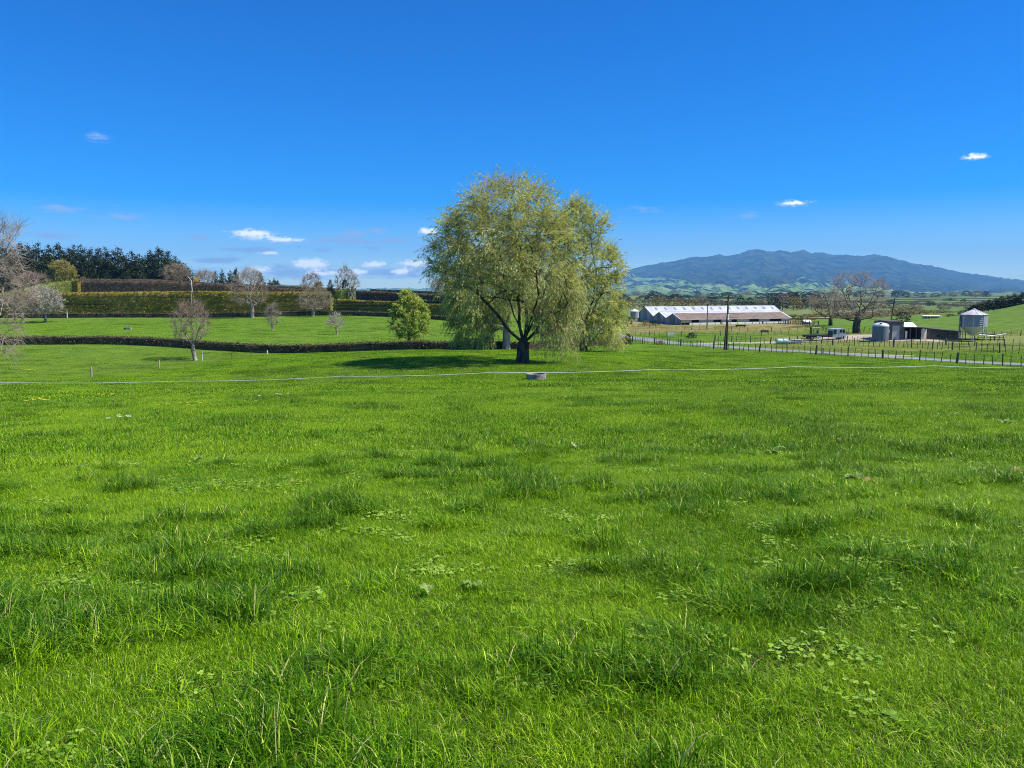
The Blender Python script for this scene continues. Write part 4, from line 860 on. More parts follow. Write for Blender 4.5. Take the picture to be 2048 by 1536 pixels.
for i, (px, Y, ty, wd, kd) in enumerate([(1570, 340, 632, 34, 'scrub'), (1592, 330, 631, 36, 'scrub'), (1618, 325, 630, 36, 'scrub'), (1640, 345, 629, 40, 'scrub'), (1682, 340, 627, 40, 'scrub'), (1705, 330, 626, 40, 'scrub'), (1735, 335, 626, 40, 'scrub'), (1762, 340, 624, 40, 'scrub'), (1790, 345, 622, 40, 'scrub'), (1815, 350, 621, 40, 'ochre'), (1842, 360, 621, 40, 'scrub'), (1870, 360, 622, 36, 'ochre'), (1895, 365, 624, 36, 'scrub')]):
    simple_tree(kd, 'scrub_bush', ORD[i] + ' from the left in the olive and ochre scrub row beyond the yard', 'shrub', px, Y, topy=ty - 2, wpx=wd * 1.3, k=i % 3, group='scrub row beyond the yard', seed=i + 180)
for i, (px, Y, ty, wd, kd) in enumerate([(1670, 520, 604, 34, 'greybrown'), (1700, 560, 603, 34, 'evergreen'), (1745, 540, 606, 30, 'greybrown'), (1772, 600, 605, 30, 'evergreen'), (1800, 500, 607, 40, 'greybrown'), (1832, 520, 604, 38, 'greybrown'), (1862, 700, 602, 24, 'evergreen'), (1890, 540, 605, 34, 'greybrown'), (1916, 640, 604, 26, 'greybrown'), (1928, 900, 598, 14, 'evergreen'), (1940, 560, 603, 30, 'greybrown'), (1780, 800, 600, 34, 'evergreen'), (1848, 1000, 599, 40, 'greybrown'), (1900, 1100, 597, 30, 'evergreen'), (1730, 1000, 598, 36, 'greybrown')]):
    simple_tree(kd, {'greybrown': 'bare_grey_tree', 'evergreen': 'evergreen_tree'}[kd], ORD[i] + ' of the scattered trees on the plain between the bare tree and the grain silo', 'tree', px, Y, topy=ty, wpx=wd, k=i % 3, group='scattered trees on the plain', seed=i + 210)
for i, (px, Y, ty, wd) in enumerate([(1948, 318, 610, 26), (1958, 316, 604, 28), (1968, 322, 601, 28), (1980, 318, 598, 28), (1992, 320, 596, 30), (2004, 318, 592, 30), (2016, 322, 590, 30), (2030, 320, 586, 32), (2044, 318, 584, 32), (2060, 320, 583, 32), (2078, 322, 580, 34)]):
    simple_tree('pine', 'pine_tree', ORD[i] + ' from the left of the dark pine row behind the green hill', 'tree', px, Y, topy=ty, wpx=wd * 1.15, k=i % 4, group='pine row behind the green hill', seed=i + 240)

hr = random.Random(21); row = []
for (Y, xs, th, nm) in ((1350, range(1250, 1660, 34), 11, 'above the barn roof'), (1750, range(1640, 1990, 30), 12, 'right of the barn'), (2400, range(1270, 1980, 44), 14, 'nearest the mountain foot')):
    for j, x_ in enumerate(xs): row.append((x_ + hr.uniform(-12, 12), Y + hr.uniform(-120, 120), th * hr.uniform(.7, 1.3), hr.choice(['evergreen', 'evergreen', 'greybrown']), ORD[j] + ' from the left in the far hedgerow ' + nm))
for i, (px, Y, hh, kd, lab) in enumerate(row):
    simple_tree(kd, 'hedgerow_tree', lab, 'tree', px, Y, h=hh, w=hh * hr.uniform(1.4, 3.2), k=i % 3, group='far hedgerow trees on the plain', seed=i + 400)

# ------------------------------------------------------------------ buildings
MT['tin_white'] = simple('white_roof_sheet', (0.42, 0.45, 0.49), (0.54, 0.56, 0.59), 0.5, 0.35, c3=(0.36, 0.38, 0.40), wave=('X', 2.0), bump=0.25)
MT['tin_brown'] = simple('weathered_brown_sheet', (0.16, 0.115, 0.085), (0.24, 0.18, 0.14), 0.85, 0.5, stretch=(1, 3, 3), c3=(0.11, 0.08, 0.06), wave=('X', 2.0), bump=0.3)
MT['tin_grey'] = simple('grey_wall_sheet', (0.28, 0.30, 0.31), (0.40, 0.42, 0.43), 0.7, 0.5, stretch=(1, 1, 0.3), wave=('Y', 2.5), bump=0.3)
MT['tin_grey_dark'] = simple('dark_grey_wall_sheet', (0.17, 0.18, 0.19), (0.26, 0.27, 0.28), 0.75, 0.5, stretch=(1, 1, 0.3), wave=('Y', 2.5), bump=0.3)
MT['galv'] = simple('galvanised_steel', (0.25, 0.265, 0.275), (0.34, 0.355, 0.365), 0.6, 0.7, metal=0.05, stretch=(1, 1, 0.4), c3=(0.22, 0.23, 0.235))
MT['galv_roof'] = simple('silo_roof_sheet', (0.48, 0.48, 0.50), (0.60, 0.60, 0.62), 0.5, 0.8, c3=(0.40, 0.22, 0.16))
MT['galv_pale'] = simple('pale_steel', (0.52, 0.53, 0.51), (0.62, 0.62, 0.60), 0.6, 0.6)
MT['white_paint'] = simple('white_paint', (0.72, 0.72, 0.70), (0.80, 0.80, 0.78), 0.6, 1.0)
MT['cream_board'] = simple('cream_board', (0.42, 0.38, 0.31), (0.56, 0.52, 0.44), 0.8, 0.8, stretch=(1, 1, 3))
MT['shade_void'] = simple('interior_shade', (0.02, 0.018, 0.016), (0.04, 0.036, 0.03), 0.9)  # near-black colour stands for the shade inside openings
MT['skylight'] = simple('dull_skylight', (0.17, 0.18, 0.19), (0.24, 0.25, 0.26), 0.5)
MT['tank'] = simple('blue_grey_tank', (0.13, 0.15, 0.175), (0.18, 0.20, 0.225), 0.6, 0.8, stretch=(2, 2, 0.3))
MT['tank_roof'] = simple('pale_tank_roof', (0.55, 0.64, 0.66), (0.64, 0.72, 0.74), 0.5)
MT['block'] = simple('weathered_block', (0.10, 0.088, 0.075), (0.165, 0.145, 0.125), 0.9, 0.9, bump=0.4, c3=(0.07, 0.062, 0.052))
MT['concrete'] = simple('concrete', (0.24, 0.215, 0.18), (0.40, 0.365, 0.31), 0.9, 2.6, bump=0.5, c3=(0.16, 0.14, 0.115))
MT['concrete_stain'] = simple('stained_concrete', (0.42, 0.37, 0.31), (0.72, 0.67, 0.58), 0.9, 0.9, bump=0.4, c3=(0.20, 0.17, 0.14), stretch=(1, 1, 0.6))
MT['dark_wall'] = simple('dark_stained_wall', (0.07, 0.062, 0.055), (0.13, 0.115, 0.10), 0.9, 0.7, stretch=(1, 1, 0.5))
MT['door'] = simple('grey_roller_door', (0.38, 0.40, 0.41), (0.46, 0.47, 0.48), 0.7, 1.0, wave=('Z', 5), bump=0.4)
MT['timber'] = simple('weathered_post', (0.085, 0.068, 0.052), (0.165, 0.135, 0.108), 0.95, 4.0, stretch=(1, 1, 0.2), bump=0.5)
MT['timber_pale'] = simple('pale_post', (0.32, 0.26, 0.19), (0.46, 0.38, 0.28), 0.9, 4.0, stretch=(1, 1, 0.2), bump=0.4)
MT['pole_wood'] = simple('pole_wood', (0.075, 0.06, 0.048), (0.14, 0.11, 0.09), 0.9, 2.0, stretch=(1, 1, 0.15), bump=0.4)
MT['wire'] = simple('wire', (0.25, 0.25, 0.25), (0.33, 0.33, 0.33), 0.5, metal=0.5)
MT['black'] = simple('black_rubber', (0.018, 0.018, 0.02), (0.03, 0.03, 0.032), 0.8)
MT['glass'] = simple('dark_glass', (0.02, 0.025, 0.03), (0.03, 0.035, 0.04), 0.12, spec=0.6)
MT['green_roof'] = simple('green_roof_sheet', (0.055, 0.115, 0.10), (0.08, 0.15, 0.13), 0.6)
MT['tape'] = simple('fence_tape', (0.72, 0.74, 0.70), (0.82, 0.83, 0.80), 0.6)
MT['fibre_yellow'] = simple('yellow_tread_in_post', (0.62, 0.60, 0.10), (0.72, 0.68, 0.14), 0.5)
MT['wrap'] = simple('pale_green_bale_wrap', (0.42, 0.60, 0.54), (0.62, 0.75, 0.70), 0.35, 2.2, bump=0.6, c3=(0.10, 0.16, 0.15))
MT['truck_white'] = simple('pale_truck_paint', (0.50, 0.57, 0.58), (0.56, 0.63, 0.64), 0.35)
MT['steel_dark'] = simple('dark_steel', (0.04, 0.04, 0.042), (0.07, 0.068, 0.065), 0.6)
MT['water'] = simple('trough_water', (0.012, 0.014, 0.012), (0.02, 0.022, 0.018), 0.05, spec=0.5)

def long_barn():
    th = math.radians(20); x0, y0 = W(1363, 256); z0 = g1(x0, y0) - 0.05
    r = thing('long_barn', (x0, y0, z0), 'long low farm barn with white and brown sheet roofs and three gables', 'barn', rotz=th)
    LF, LM, LB = 44.0, 42.0, 56.0
    def gable(name, y0, y1, he, hr, L, roof, x_off=0.0, panels=4, ov=0.35):
        ym = (y0 + y1) / 2; t = 0.07
        # gable end wall as separate sheets
        n = panels
        for i in range(n):
            a = y0 + (y1 - y0) * i / n; b = y0 + (y1 - y0) * (i + 1) / n
            hh = lambda y: he + (hr - he) * (1 - abs(y - ym) / ((y1 - y0) / 2)) - 0.08
            pl = [(a, -0.3), (b - 0.03, -0.3), (b - 0.03, hh(b - 0.03))] + ([(ym, hr - 0.08)] if a < ym < b - 0.03 else []) + [(a, hh(a))]
            G().prismx(pl, x_off, x_off + 0.12).part('wall_panel', MT['tin_grey'] if i % 2 else MT['tin_grey_dark'], r)
        G().prismx([(y0, -0.3), (y1, -0.3), (y1, he - 0.08), (ym, hr - 0.08), (y0, he - 0.08)], x_off + L - 0.12, x_off + L).part('wall_panel', MT['tin_grey_dark'], r)
        for k, (ya, yb) in enumerate(((y0 - ov, ym), (ym, y1 + ov))):
            za, zb = (he - ov * (hr - he) / ((y1 - y0) / 2), hr) if k == 0 else (hr, he - ov * (hr - he) / ((y1 - y0) / 2))
            rp = G().slab((x_off - 0.3, ya, za), (x_off + L + 0.3, ya, za), (x_off + L + 0.3, yb, zb), (x_off - 0.3, yb, zb), t).part('roof', MT[roof] if k == 0 else MT['tin_white'], r)
            yield rp
        G().tube([(x_off - 0.3, ym, hr + 0.03), (x_off + L + 0.3, ym, hr + 0.03)], 0.10, 6).part('ridge_cap', MT['tin_white'], r)
    f1 = list(gable('front', 0, 9.4, 1.95, 3.75, LF, 'tin_brown'))
    # white barge edge and gutter of the front roof
    G().slab((-0.42, -0.45, 1.90), (-0.12, -0.45, 1.90), (-0.12, 4.7, 3.86), (-0.42, 4.7, 3.86), 0.09).part('barge_board', MT['tin_white'], r)
    G().slab((LF + .1, -0.45, 1.90), (LF + .9, -0.45, 1.90), (LF + .9, 4.7, 3.86), (LF + .1, 4.7, 3.86), 0.09).part('barge_board', MT['tin_white'], r)
    G().box((LF / 2, -0.42, 1.78), (LF + .4, 0.12, 0.12)).part('gutter', MT['tin_white'], r)
    f2 = list(gable('middle', 9.4, 17.6, 2.3, 4.1, LM, 'tin_white', panels=4))
    f3 = list(gable('rear', 17.6, 29.5, 2.6, 5.7, LB, 'tin_white', panels=5))
    # skylights on the rear roof's front slope
    s = (5.7 - 2.6) / 5.95
    for i in range(14):
        x = 3.0 + i * 3.9; ya, yb = 21.2, 22.9; z = lambda y: 2.6 + s * (y - 17.6) + 0.02
        G().slab((x, ya, z(ya)), (x + 0.95, ya, z(ya)), (x + 0.95 + .2, yb, z(yb)), (x + .2, yb, z(yb)), 0.03).part('skylight', MT['skylight'], f3[0])
    # front wall bays
    x = 0.15
    spec = [(4.0, 'b'), (3.0, 'o'), (5.5, 'b'), (3.2, 'o'), (4.2, 'b'), (2.2, 'o'), (5.0, 'b'), (4.0, 'o'), (4.5, 'b'), (5.0, 'o'), (3.2, 'b')]
    for w, k in spec:
        if k == 'b': G().box((x + w / 2, 0.06, 1.25), (w - 0.06, 0.10, 1.1)).part('wall_panel', MT['cream_board'], r)
        else: G().box((x + w / 2, 1.6, 1.2), (w, 0.1, 1.3)).part('wall_panel', MT['shade_void'], r)  # dark sheet set back in each open bay, painting the interior shade
        G().box((x, 0.0, 0.8), (0.16, 0.16, 2.2)).part('post', MT['timber_pale'], r)
        x += w
    G().box((LF / 2, 2.2, 0.8), (LF - 0.4, 0.1, 2.2)).part('inner_wall', MT['shade_void'], r)
    for a, b in ((3.0, 15.0), (15.6, 32.0), (32.6, 43.5)):
        G().box(((a + b) / 2, -0.7, 0.42), (b - a, 0.14, 0.62)).part('feed_rail', MT['white_paint'], r)
    for i in range(15):
        G().box((1.0 + i * 3.0, -0.75, 0.15), (0.14, 0.2, 0.9)).part('rail_post', MT['timber'], r)
    G().box((-0.14, 4.6, 1.3), (0.08, 1.9, 2.3)).part('door', MT['tin_grey_dark'], r)
    G().box((-0.14, 13.4, 1.3), (0.08, 1.6, 2.4)).part('door', MT['tin_grey_dark'], r)
long_barn()

def small_silo():
    x, y = W(1270, 262); z = g1(x, y); m = 262 / F
    r = thing('small_silo', (x, y, z), 'small grey silo with a white conical roof at the left end of the barn', 'silo')
    G().lathe((0, 0, 0), [(0.0, 1.3), (1.45, 2.2), (1.45, 4.4)], 20).part('bin', MT['galv'], r, smooth=True)
    G().lathe((0, 0, 0), [(1.58, 4.36), (1.55, 4.42), (0.15, 5.15), (0.12, 5.35), (0.0, 5.35)], 20).part('roof', MT['white_paint'], r)
    for a in range(4):
        t = a * math.pi / 2 + 0.6
        G().tube([(1.3 * math.cos(t), 1.3 * math.sin(t), -0.2), (1.4 * math.cos(t), 1.4 * math.sin(t), 2.3)], 0.07, 5).part('leg', MT['galv'], r)
small_silo()

def green_roof_house():
    Y = 330; xa, xb = WX(541, Y), WX(609, Y); z = zt(575, 578.5, Y); gz0 = g1((xa + xb) / 2, Y)
    r = thing('green_roofed_house', (xa, Y, gz0), 'low house with a dark green roof showing above the windbreak', 'house')
    h = z - gz0; L = xb - xa; mid = WX(567, Y) - xa
    G().box((L / 2, 4, h / 2 - .3), (L - 1, 7, h + .6)).part('wall', MT['dark_wall'], r)
    for a, b, up in ((0, mid, 0.25), (mid + .3, L, 0.0)):
        G().prismx([(-0.6, h), (4, h + 1.7 + up), (8.6, h)], a, b).part('roof', MT['green_roof'], r)
    for i in range(7):
        xx = 1.2 + i * (L - 2.4) / 6
        w = G().box((xx, 0.46, h - 0.75), (1.0, 0.08, 1.0)).part('window', MT['white_paint'], r)
        G().box((xx, 0.41, h - 0.75), (0.82, 0.06, 0.82)).part('pane', MT['glass'], w)
green_roof_house()

YB = 150.0; PXM = YB / F
def bx(px): return WX(px, YB)
def hz(px, py): return float(at(px, py, YB)[2])
def water_tank():
    Y = 149.0; x = WX(1765.5, Y); z = g1(x, Y) - 0.05; R = 30.5 / F * Y / 2
    r = thing('water_tank', (x, Y, z), 'blue-grey corrugated water tank with a pale domed roof beside the shed', 'tank')
    h = zt(1765, 652, Y) - z; top = zt(1765, 645, Y) - z
    prof = []
    for i in range(9): prof += [(R, h * i / 9), (R * 0.992, h * (i + .5) / 9)]
    prof.append((R, h)); G().lathe((0, 0, 0), prof, 36).part('wall', MT['tank'], r, smooth=True)
    k = G().lathe((0, 0, 0), [(R * 1.02, h - .04)] + [(R * 1.02 * math.cos(a), h + (top - h) * math.sin(a)) for a in np.linspace(0, math.pi / 2, 8)], 36).part('roof', MT['tank_roof'], r, smooth=True)
    G().lathe((-0.45, -R * 0.62, h + (top - h) * 0.62), [(0.22, 0), (0.22, 0.16), (0.0, 0.18)], 12).part('hatch', MT['black'], k)
water_tank()
def milking_shed():
    x0 = bx(1781); z0 = min(g1(x0, YB), g1(bx(1860), YB)) - 0.05
    r = thing('milking_shed', (x0, YB, z0), 'grey-brown block shed with a pale roller door and a white awning roof', 'shed')
    X = lambda px: bx(px) - x0; H = lambda px, py: hz(px, py) - z0
    t1 = H(1796, 643.5)
    G().box(((X(1812)) / 2, 3.0, t1 / 2 - .2), (X(1812), 6, t1 + .4)).part('wall', MT['block'], r)
    G().slab((-0.15, -0.2, t1 + .1), (X(1812) + .05, -0.2, t1 + .06), (X(1812) + .05, 6.1, t1 + .2), (-0.15, 6.1, t1 + .24), 0.08).part('roof', MT['dark_wall'], r)
    d = G().box(((X(1789) + X(1803.5)) / 2, -0.03, H(1796, 651) / 2), (X(1803.5) - X(1789), 0.06, H(1796, 651))).part('roller_door', MT['door'], r)
    G().box((X(1789) - .06, -0.05, H(1796, 651) / 2), (0.1, 0.12, H(1796, 651))).part('door_frame', MT['block'], d); G().box((X(1803.5) + .06, -0.05, H(1796, 651) / 2), (0.1, 0.12, H(1796, 651))).part('door_frame', MT['block'], d)
    G().box((X(1782.8), -0.04, H(1782, 662)), (0.22, 0.06, 0.55)).part('meter_box', MT['white_paint'], r)
    # open section
    t2 = H(1830, 653); xa, xb = X(1812) + .02, X(1851)
    G().box(((xa + xb) / 2, 5.0, t2 / 2 - .2), (xb - xa, 0.15, t2 + .4)).part('rear_wall', MT['shade_void'], r)
    G().box((xb - 0.1, 2.5, t2 / 2 - .2), (0.15, 4.8, t2 + .2)).part('side_wall', MT['dark_wall'], r)
    for px in (1813, 1826, 1838): G().box((X(px), 0.1, t2 / 2 - .1), (0.16, 0.16, t2 + .2)).part('post', MT['dark_wall'], r)
    G().box((X(1819), 0.3, H(1819, 662) / 2), (X(1821) - X(1817), 0.08, H(1819, 662))).part('door', MT['white_paint'], r)
    zl, zr = H(1840, 652.5), H(1862, 657.5)
    G().slab((xa - .1, -0.3, zl), (xb + 1.1, -0.3, zr + .2), (xb + 1.1, 5.4, zr + .55), (xa - .1, 5.4, zl + .4), 0.12).part('roof', MT['block'], r)
    G().slab((X(1810.5), -0.5, H(1815, 653.5)), (X(1836), -0.5, H(1836, 653.5)), (X(1842), 2.2, H(1840, 646)), (X(1810), 2.2, H(1812, 644))  , 0.06).part('awning', MT['white_paint'], r)
    # curved end wall of stained concrete
    R_ = 1.15; cx = X(1851.5)
    pts = [(cx + R_ * math.sin(a), 1.2 - R_ * math.cos(a)) for a in np.linspace(-0.25, 1.9, 12)]
    g = G()
    for (a, b), (c, d_) in zip(pts[:-1], pts[1:]):
        g.add([(a, b, -.3), (c, d_, -.3), (c, d_, zr - .05), (a, b, zr - .02), (a, b + .12, -.3), (c, d_ + .12, -.3), (c, d_ + .12, zr - .05), (a, b + .12, zr - .02)], [(0, 1, 2, 3), (7, 6, 5, 4), (3, 2, 6, 7), (0, 3, 7, 4), (1, 5, 6, 2)])
    g.part('curved_wall', MT['concrete_stain'], r, smooth=False)
milking_shed()
def low_building():
    xa, xb = bx(1864), bx(1932); Y = YB + 1.5; z0 = min(g1(xa, Y), g1(xb, Y)) - 0.05
    r = thing('low_yard_building', (xa, Y, z0), 'long low dark building with a thin sloping roof between shed and silo', 'building')
    L = xb - xa; h1, h2 = hz(1864, 656.5) - z0, hz(1932, 662) - z0
    n = 6
    for i in range(n):
        a, b = L * i / n, L * (i + 1) / n - .04
        ha, hb = h1 + (h2 - h1) * a / L, h1 + (h2 - h1) * b / L
        G().prism([(a, -.3), (b, -.3), (b, hb - .1), (a, ha - .1)], 0, 0.15).part('wall_panel', MT['dark_wall'] if i % 2 else MT['block'], r)
    G().box((L - .1, 2.4, h2 / 2 - .2), (.15, 4.6, h2)).part('side_wall', MT['dark_wall'], r)
    G().slab((-.2, -.35, h1), (L + 7.6, -.35, h2 - 0.75), (L + 7.6, 5.0, h2 - .6), (-.2, 5.0, h1 + .15), 0.14).part('roof', MT['dark_wall'], r)
    for t in (1.5, 3.3, 5.2, 7.2): G().box((L + t, 0.2, 0.75), (.1, .1, 1.9)).part('post', MT['steel_dark'], r)
    w = G().box((L * 0.40, -.03, 0.85), (0.5, 0.08, 0.45)).part('window', MT['shade_void'], r)
low_building()
def yard_rails():
    xa, xb = bx(1955), bx(2006); Y = YB - 1.5; z0 = g1((xa + xb) / 2, Y) - .05
    r = thing('stock_yard', (xa, Y, z0), 'pale concrete loading beam and dark yard rails at the foot of the grain silo', 'yard rails'); L = xb - xa
    G().tube([(0, 0, 1.25), (L * .55, 0, 1.05), (L, -.3, 1.45)], 0.14, 6).part('beam', MT['white_paint'], r)
    for z in (0.35, 0.7): G().box((L / 2, .3, z), (L, .08, .1)).part('rail', MT['steel_dark'], r)
    for i in range(7): G().box((L * i / 6, .3, .45), (.1, .1, 1.2)).part('post', MT['steel_dark'], r)
    G().tube([(L * .96, 0, -.1), (L * .97, 0, 1.45)], .09, 6).part('post', MT['concrete'], r)
yard_rails()
def grain_silo():
    Y = 148.0; x = WX(1951, Y); z = g1(x, Y) - 0.05; k = Y / F
    r = thing('grain_silo', (x, Y, z), 'large grey steel grain silo on legs with a white ribbed conical roof', 'silo')
    R = 24 * k; H = lambda py: zt(1951, py, Y) - z
    b0, b1, tp, hp = H(653), H(629), H(617.5), H(671)
    prof = []
    for i in range(6):
        za = b0 + (b1 - b0) * i / 6; zb = b0 + (b1 - b0) * (i + 1) / 6
        prof += [(R, za), (R + .035, za + .06), (R, za + .12), (R, zb - .001)]
    G().lathe((0, 0, 0), prof, 40).part('bin', MT['galv'], r, smooth=True)
    G().lathe((0, 0, 0), [(0.0, hp), (0.32, hp), (R * 0.99, b0 + .02)], 40).part('hopper', MT['galv_pale'], r, smooth=True)
    n = 14
    for i in range(n):
        a0, a1 = 2 * math.pi * i / n + .008, 2 * math.pi * (i + 1) / n - .008; p = []
        ro = R + .14; g = G()
        q = [(ro * math.cos(a0), ro * math.sin(a0), b1 - .02), (ro * math.cos(a1), ro * math.sin(a1), b1 - .02), (.22 * math.cos(a1), .22 * math.sin(a1), tp - .12), (.22 * math.cos(a0), .22 * math.sin(a0), tp - .12)]
        g.slab(*q, 0.04); rp = g.part('roof_panel', MT['galv_roof'], r)
        G().tube([(ro * math.cos(a0), ro * math.sin(a0), b1 + .0), (.22 * math.cos(a0), .22 * math.sin(a0), tp - .10)], .04, 5).part('rib', MT['galv_pale'], rp)
    G().lathe((0, 0, 0), [(.28, tp - .16), (.28, tp), (0, tp + .08)], 14).part('cap', MT['galv_roof'], r)
    for i in range(8):
        a = 2 * math.pi * i / 8 + .25
        c, s = math.cos(a), math.sin(a); lg = G().tube([(R * c, R * s, -.3), (R * c, R * s, b1 - .2)], .075, 6).part('leg', MT['galv_pale'], r)
        a2 = 2 * math.pi * (i + 1) / 8 + .25
        if i % 2: G().tube([(R * c, R * s, .2), (R * math.cos(a2), R * math.sin(a2), b0 - .1)], .04, 5).part('brace', MT['galv_pale'], lg)
    lx = -R - .12
    l = G().tube([(lx, -.2, -.2), (lx, -.2, b1)], .05, 5).tube([(lx, .2, -.2), (lx, .2, b1)], .05, 5)
    for i in range(18): l.tube([(lx, -.2, i * b1 / 18), (lx, .2, i * b1 / 18)], .02, 4)
    l.part('ladder', MT['steel_dark'], r)
    G().box((0, -R - .02, H(664)), (.5, .05, .18)).part('plate', MT['white_paint'], r)
grain_silo()
def hill_feeder():
    Y = 255; xa, xb = WX(1850, Y), WX(1886, Y); z = g1((xa + xb) / 2, Y); r = thing('hay_feeder', (xa, Y, z), 'long low white roofed hay feeder on the green slope behind the sheds', 'feeder'); L = xb - xa
    G().slab((0, 0, .75), (L, 0, .72), (L, 1.2, .95), (0, 1.2, .98), .06).part('roof', MT['white_paint'], r)
    G().box((L / 2, .9, .3), (L - .3, .1, .75)).part('trough', MT['tank'], r)
    for i in range(6): G().box((.2 + (L - .4) * i / 5, .05, .3), (.08, .08, .9)).part('post', MT['white_paint'], r)
    G().tube([(L - .1, .5, .1), (L - .1, .5, .75), (L + .5, .5, .5)], .09, 6).part('end_arm', MT['white_paint'], r)
hill_feeder()
def field_hut():
    Y = 236; xa, xb = WX(1609, Y), WX(1626, Y); z = g1(xa, Y) + .0; r = thing('field_hut', (xa, Y, z), 'tiny hut with a pale pitched roof beyond the stock rails', 'hut'); L = xb - xa
    h = 0.6
    G().box((L / 2, 1, h / 2), (L * .8, 1.6, h)).part('wall', MT['dark_wall'], r)
    G().prismx([(-.3, h), (1, h + .75), (2.3, h)], 0.25, L).part('roof', MT['white_paint'], r)
    G().prismx([(-.1, h - .05), (1, h + .6), (2.1, h - .05)], -0.1, 0.25).part('gable', MT['dark_wall'], r)
field_hut()

# ------------------------------------------------------------------ vehicles
def wheel(parent, c, R_, w, name='wheel'):
    # axle along y
    pts = [(R_ * .55, -w / 2), (R_ * .92, -w / 2), (R_, -w * .32), (R_, w * .32), (R_ * .92, w / 2), (R_ * .55, w / 2)]
    g = G(); n = 18; V = []
    for i in range(n):
        a = 2 * math.pi * i / n
        for (rr, yy) in pts: V.append((c[0] + rr * math.cos(a), c[1] + yy, c[2] + rr * math.sin(a)))
    Fs = [(i * 6 + t, ((i + 1) % n) * 6 + t, ((i + 1) % n) * 6 + (t + 1) % 6, i * 6 + (t + 1) % 6) for i in range(n) for t in range(6)]
    g.add(V, Fs); o = g.part(name, MT['black'], parent, smooth=True)
    h = G(); V = [(c[0], c[1] - w * .36, c[2])] + [(c[0] + R_ * .56 * math.cos(2 * math.pi * i / 12), c[1] - w * .42, c[2] + R_ * .56 * math.sin(2 * math.pi * i / 12)) for i in range(12)]
    h.add(V, [(0, 1 + i, 1 + (i + 1) % 12) for i in range(12)]); h.part('rim', MT['galv_pale'], o)
def truck():
    Y = 156.5; x = WX(1612, Y); z = g1(WX(1650, Y), Y) + .06; k = Y / F
    r = thing('flatbed_truck', (x, Y, z), 'pale flatbed truck with a bare dark deck parked in the yard', 'truck')
    Lc0, Lc1 = 53 * k, 79 * k
    prof = [(Lc0, 0.55), (Lc0, 2.28), (Lc0 + .12, 2.36), (Lc1 - .42, 2.36), (Lc1 - .28, 2.26), (Lc1 - .08, 1.45), (Lc1, 1.32), (Lc1, 0.42), (Lc1 - .25, 0.42), (Lc1 - .35, .8), (Lc1 - .75, .95), (Lc1 - 1.15, .8), (Lc1 - 1.25, .55)]
    G().prism(prof, -1.1, 1.1).part('cab', MT['truck_white'], r)
    G().prism([(Lc1 - .66, 1.5), (Lc1 - .17, 1.5), (Lc1 - .35, 2.18), (Lc1 - .66, 2.18)], -1.13, -1.09).part('window', MT['glass'], r)
    d = G().box((Lc1 - 1.0, -1.105, 1.35), (.82, .03, 1.5)).part('door', MT['truck_white'], r)
    G().prism([(Lc1 - 1.28, 1.55), (Lc1 - .76, 1.55), (Lc1 - .76, 2.16), (Lc1 - 1.28, 2.16)], -1.135, -1.10).part('window', MT['glass'], d)
    G().box((Lc1 - 1.3, -1.13, 1.3), (.14, .03, .05)).part('handle', MT['black'], d)
    G().prism([(Lc0 + .1, 1.25), (Lc0 + .75, 1.25), (Lc0 + .75, 2.16), (Lc0 + .1, 2.16)], -1.125, -1.10).part('rear_window', MT['glass'], r)
    G().add([(Lc1 - .06, -.95, 1.5), (Lc1 - .06, .95, 1.5), (Lc1 - .26, .9, 2.2), (Lc1 - .26, -.9, 2.2), (Lc1 - .02, -.95, 1.5), (Lc1 - .02, .95, 1.5), (Lc1 - .22, .9, 2.2), (Lc1 - .22, -.9, 2.2)], [(0, 1, 2, 3), (4, 5, 6, 7), (0, 1, 5, 4), (2, 3, 7, 6), (1, 2, 6, 5), (0, 3, 7, 4)]).part('windscreen', MT['glass'], r)
    G().box((Lc1 + .02, 0, .55), (.16, 2.15, .3)).part('bumper', MT['white_paint'], r)
    for s in (-1, 1): G().box((Lc1 + .01, s * .8, .95), (.06, .35, .18)).part('headlight', MT['galv_pale'], r)
    G().tube([(Lc1 - .1, -1.1, 1.9), (Lc1 + .05, -1.32, 1.9)], .02, 4).box((Lc1 + .05, -1.34, 1.75), (.06, .16, .4)).part('mirror', MT['black'], r)
    G().box((Lc0 / 2, 0, .98), (Lc0 - .1, 2.3, .14)).part('deck', MT['steel_dark'], r)
    for s in (-.42, .42): G().box((Lc0 / 2 + .3, s, .76), (Lc0 + .9, .12, .26)).part('chassis_rail', MT['steel_dark'], r)
    G().box((Lc0 - .12, 0, 1.45), (.08, 2.2, .85)).part('headboard', MT['steel_dark'], r)
    for xw in (1.2,): 
        for s in (-.95, .95): wheel(r, (xw, s, .42), .42, .42)
    for s in (-.95, .95): wheel(r, (Lc1 - .75, s, .42), .44, .28)
    G().box((2.6, -.95, .62), (.8, .4, .4)).part('fuel_tank', MT['galv_pale'], r)
    for s in (-1.15, 1.15): G().box((.06, s * .8, .82), (.06, .3, .12)).part('tail_light', MT['white_paint'], r)
truck()
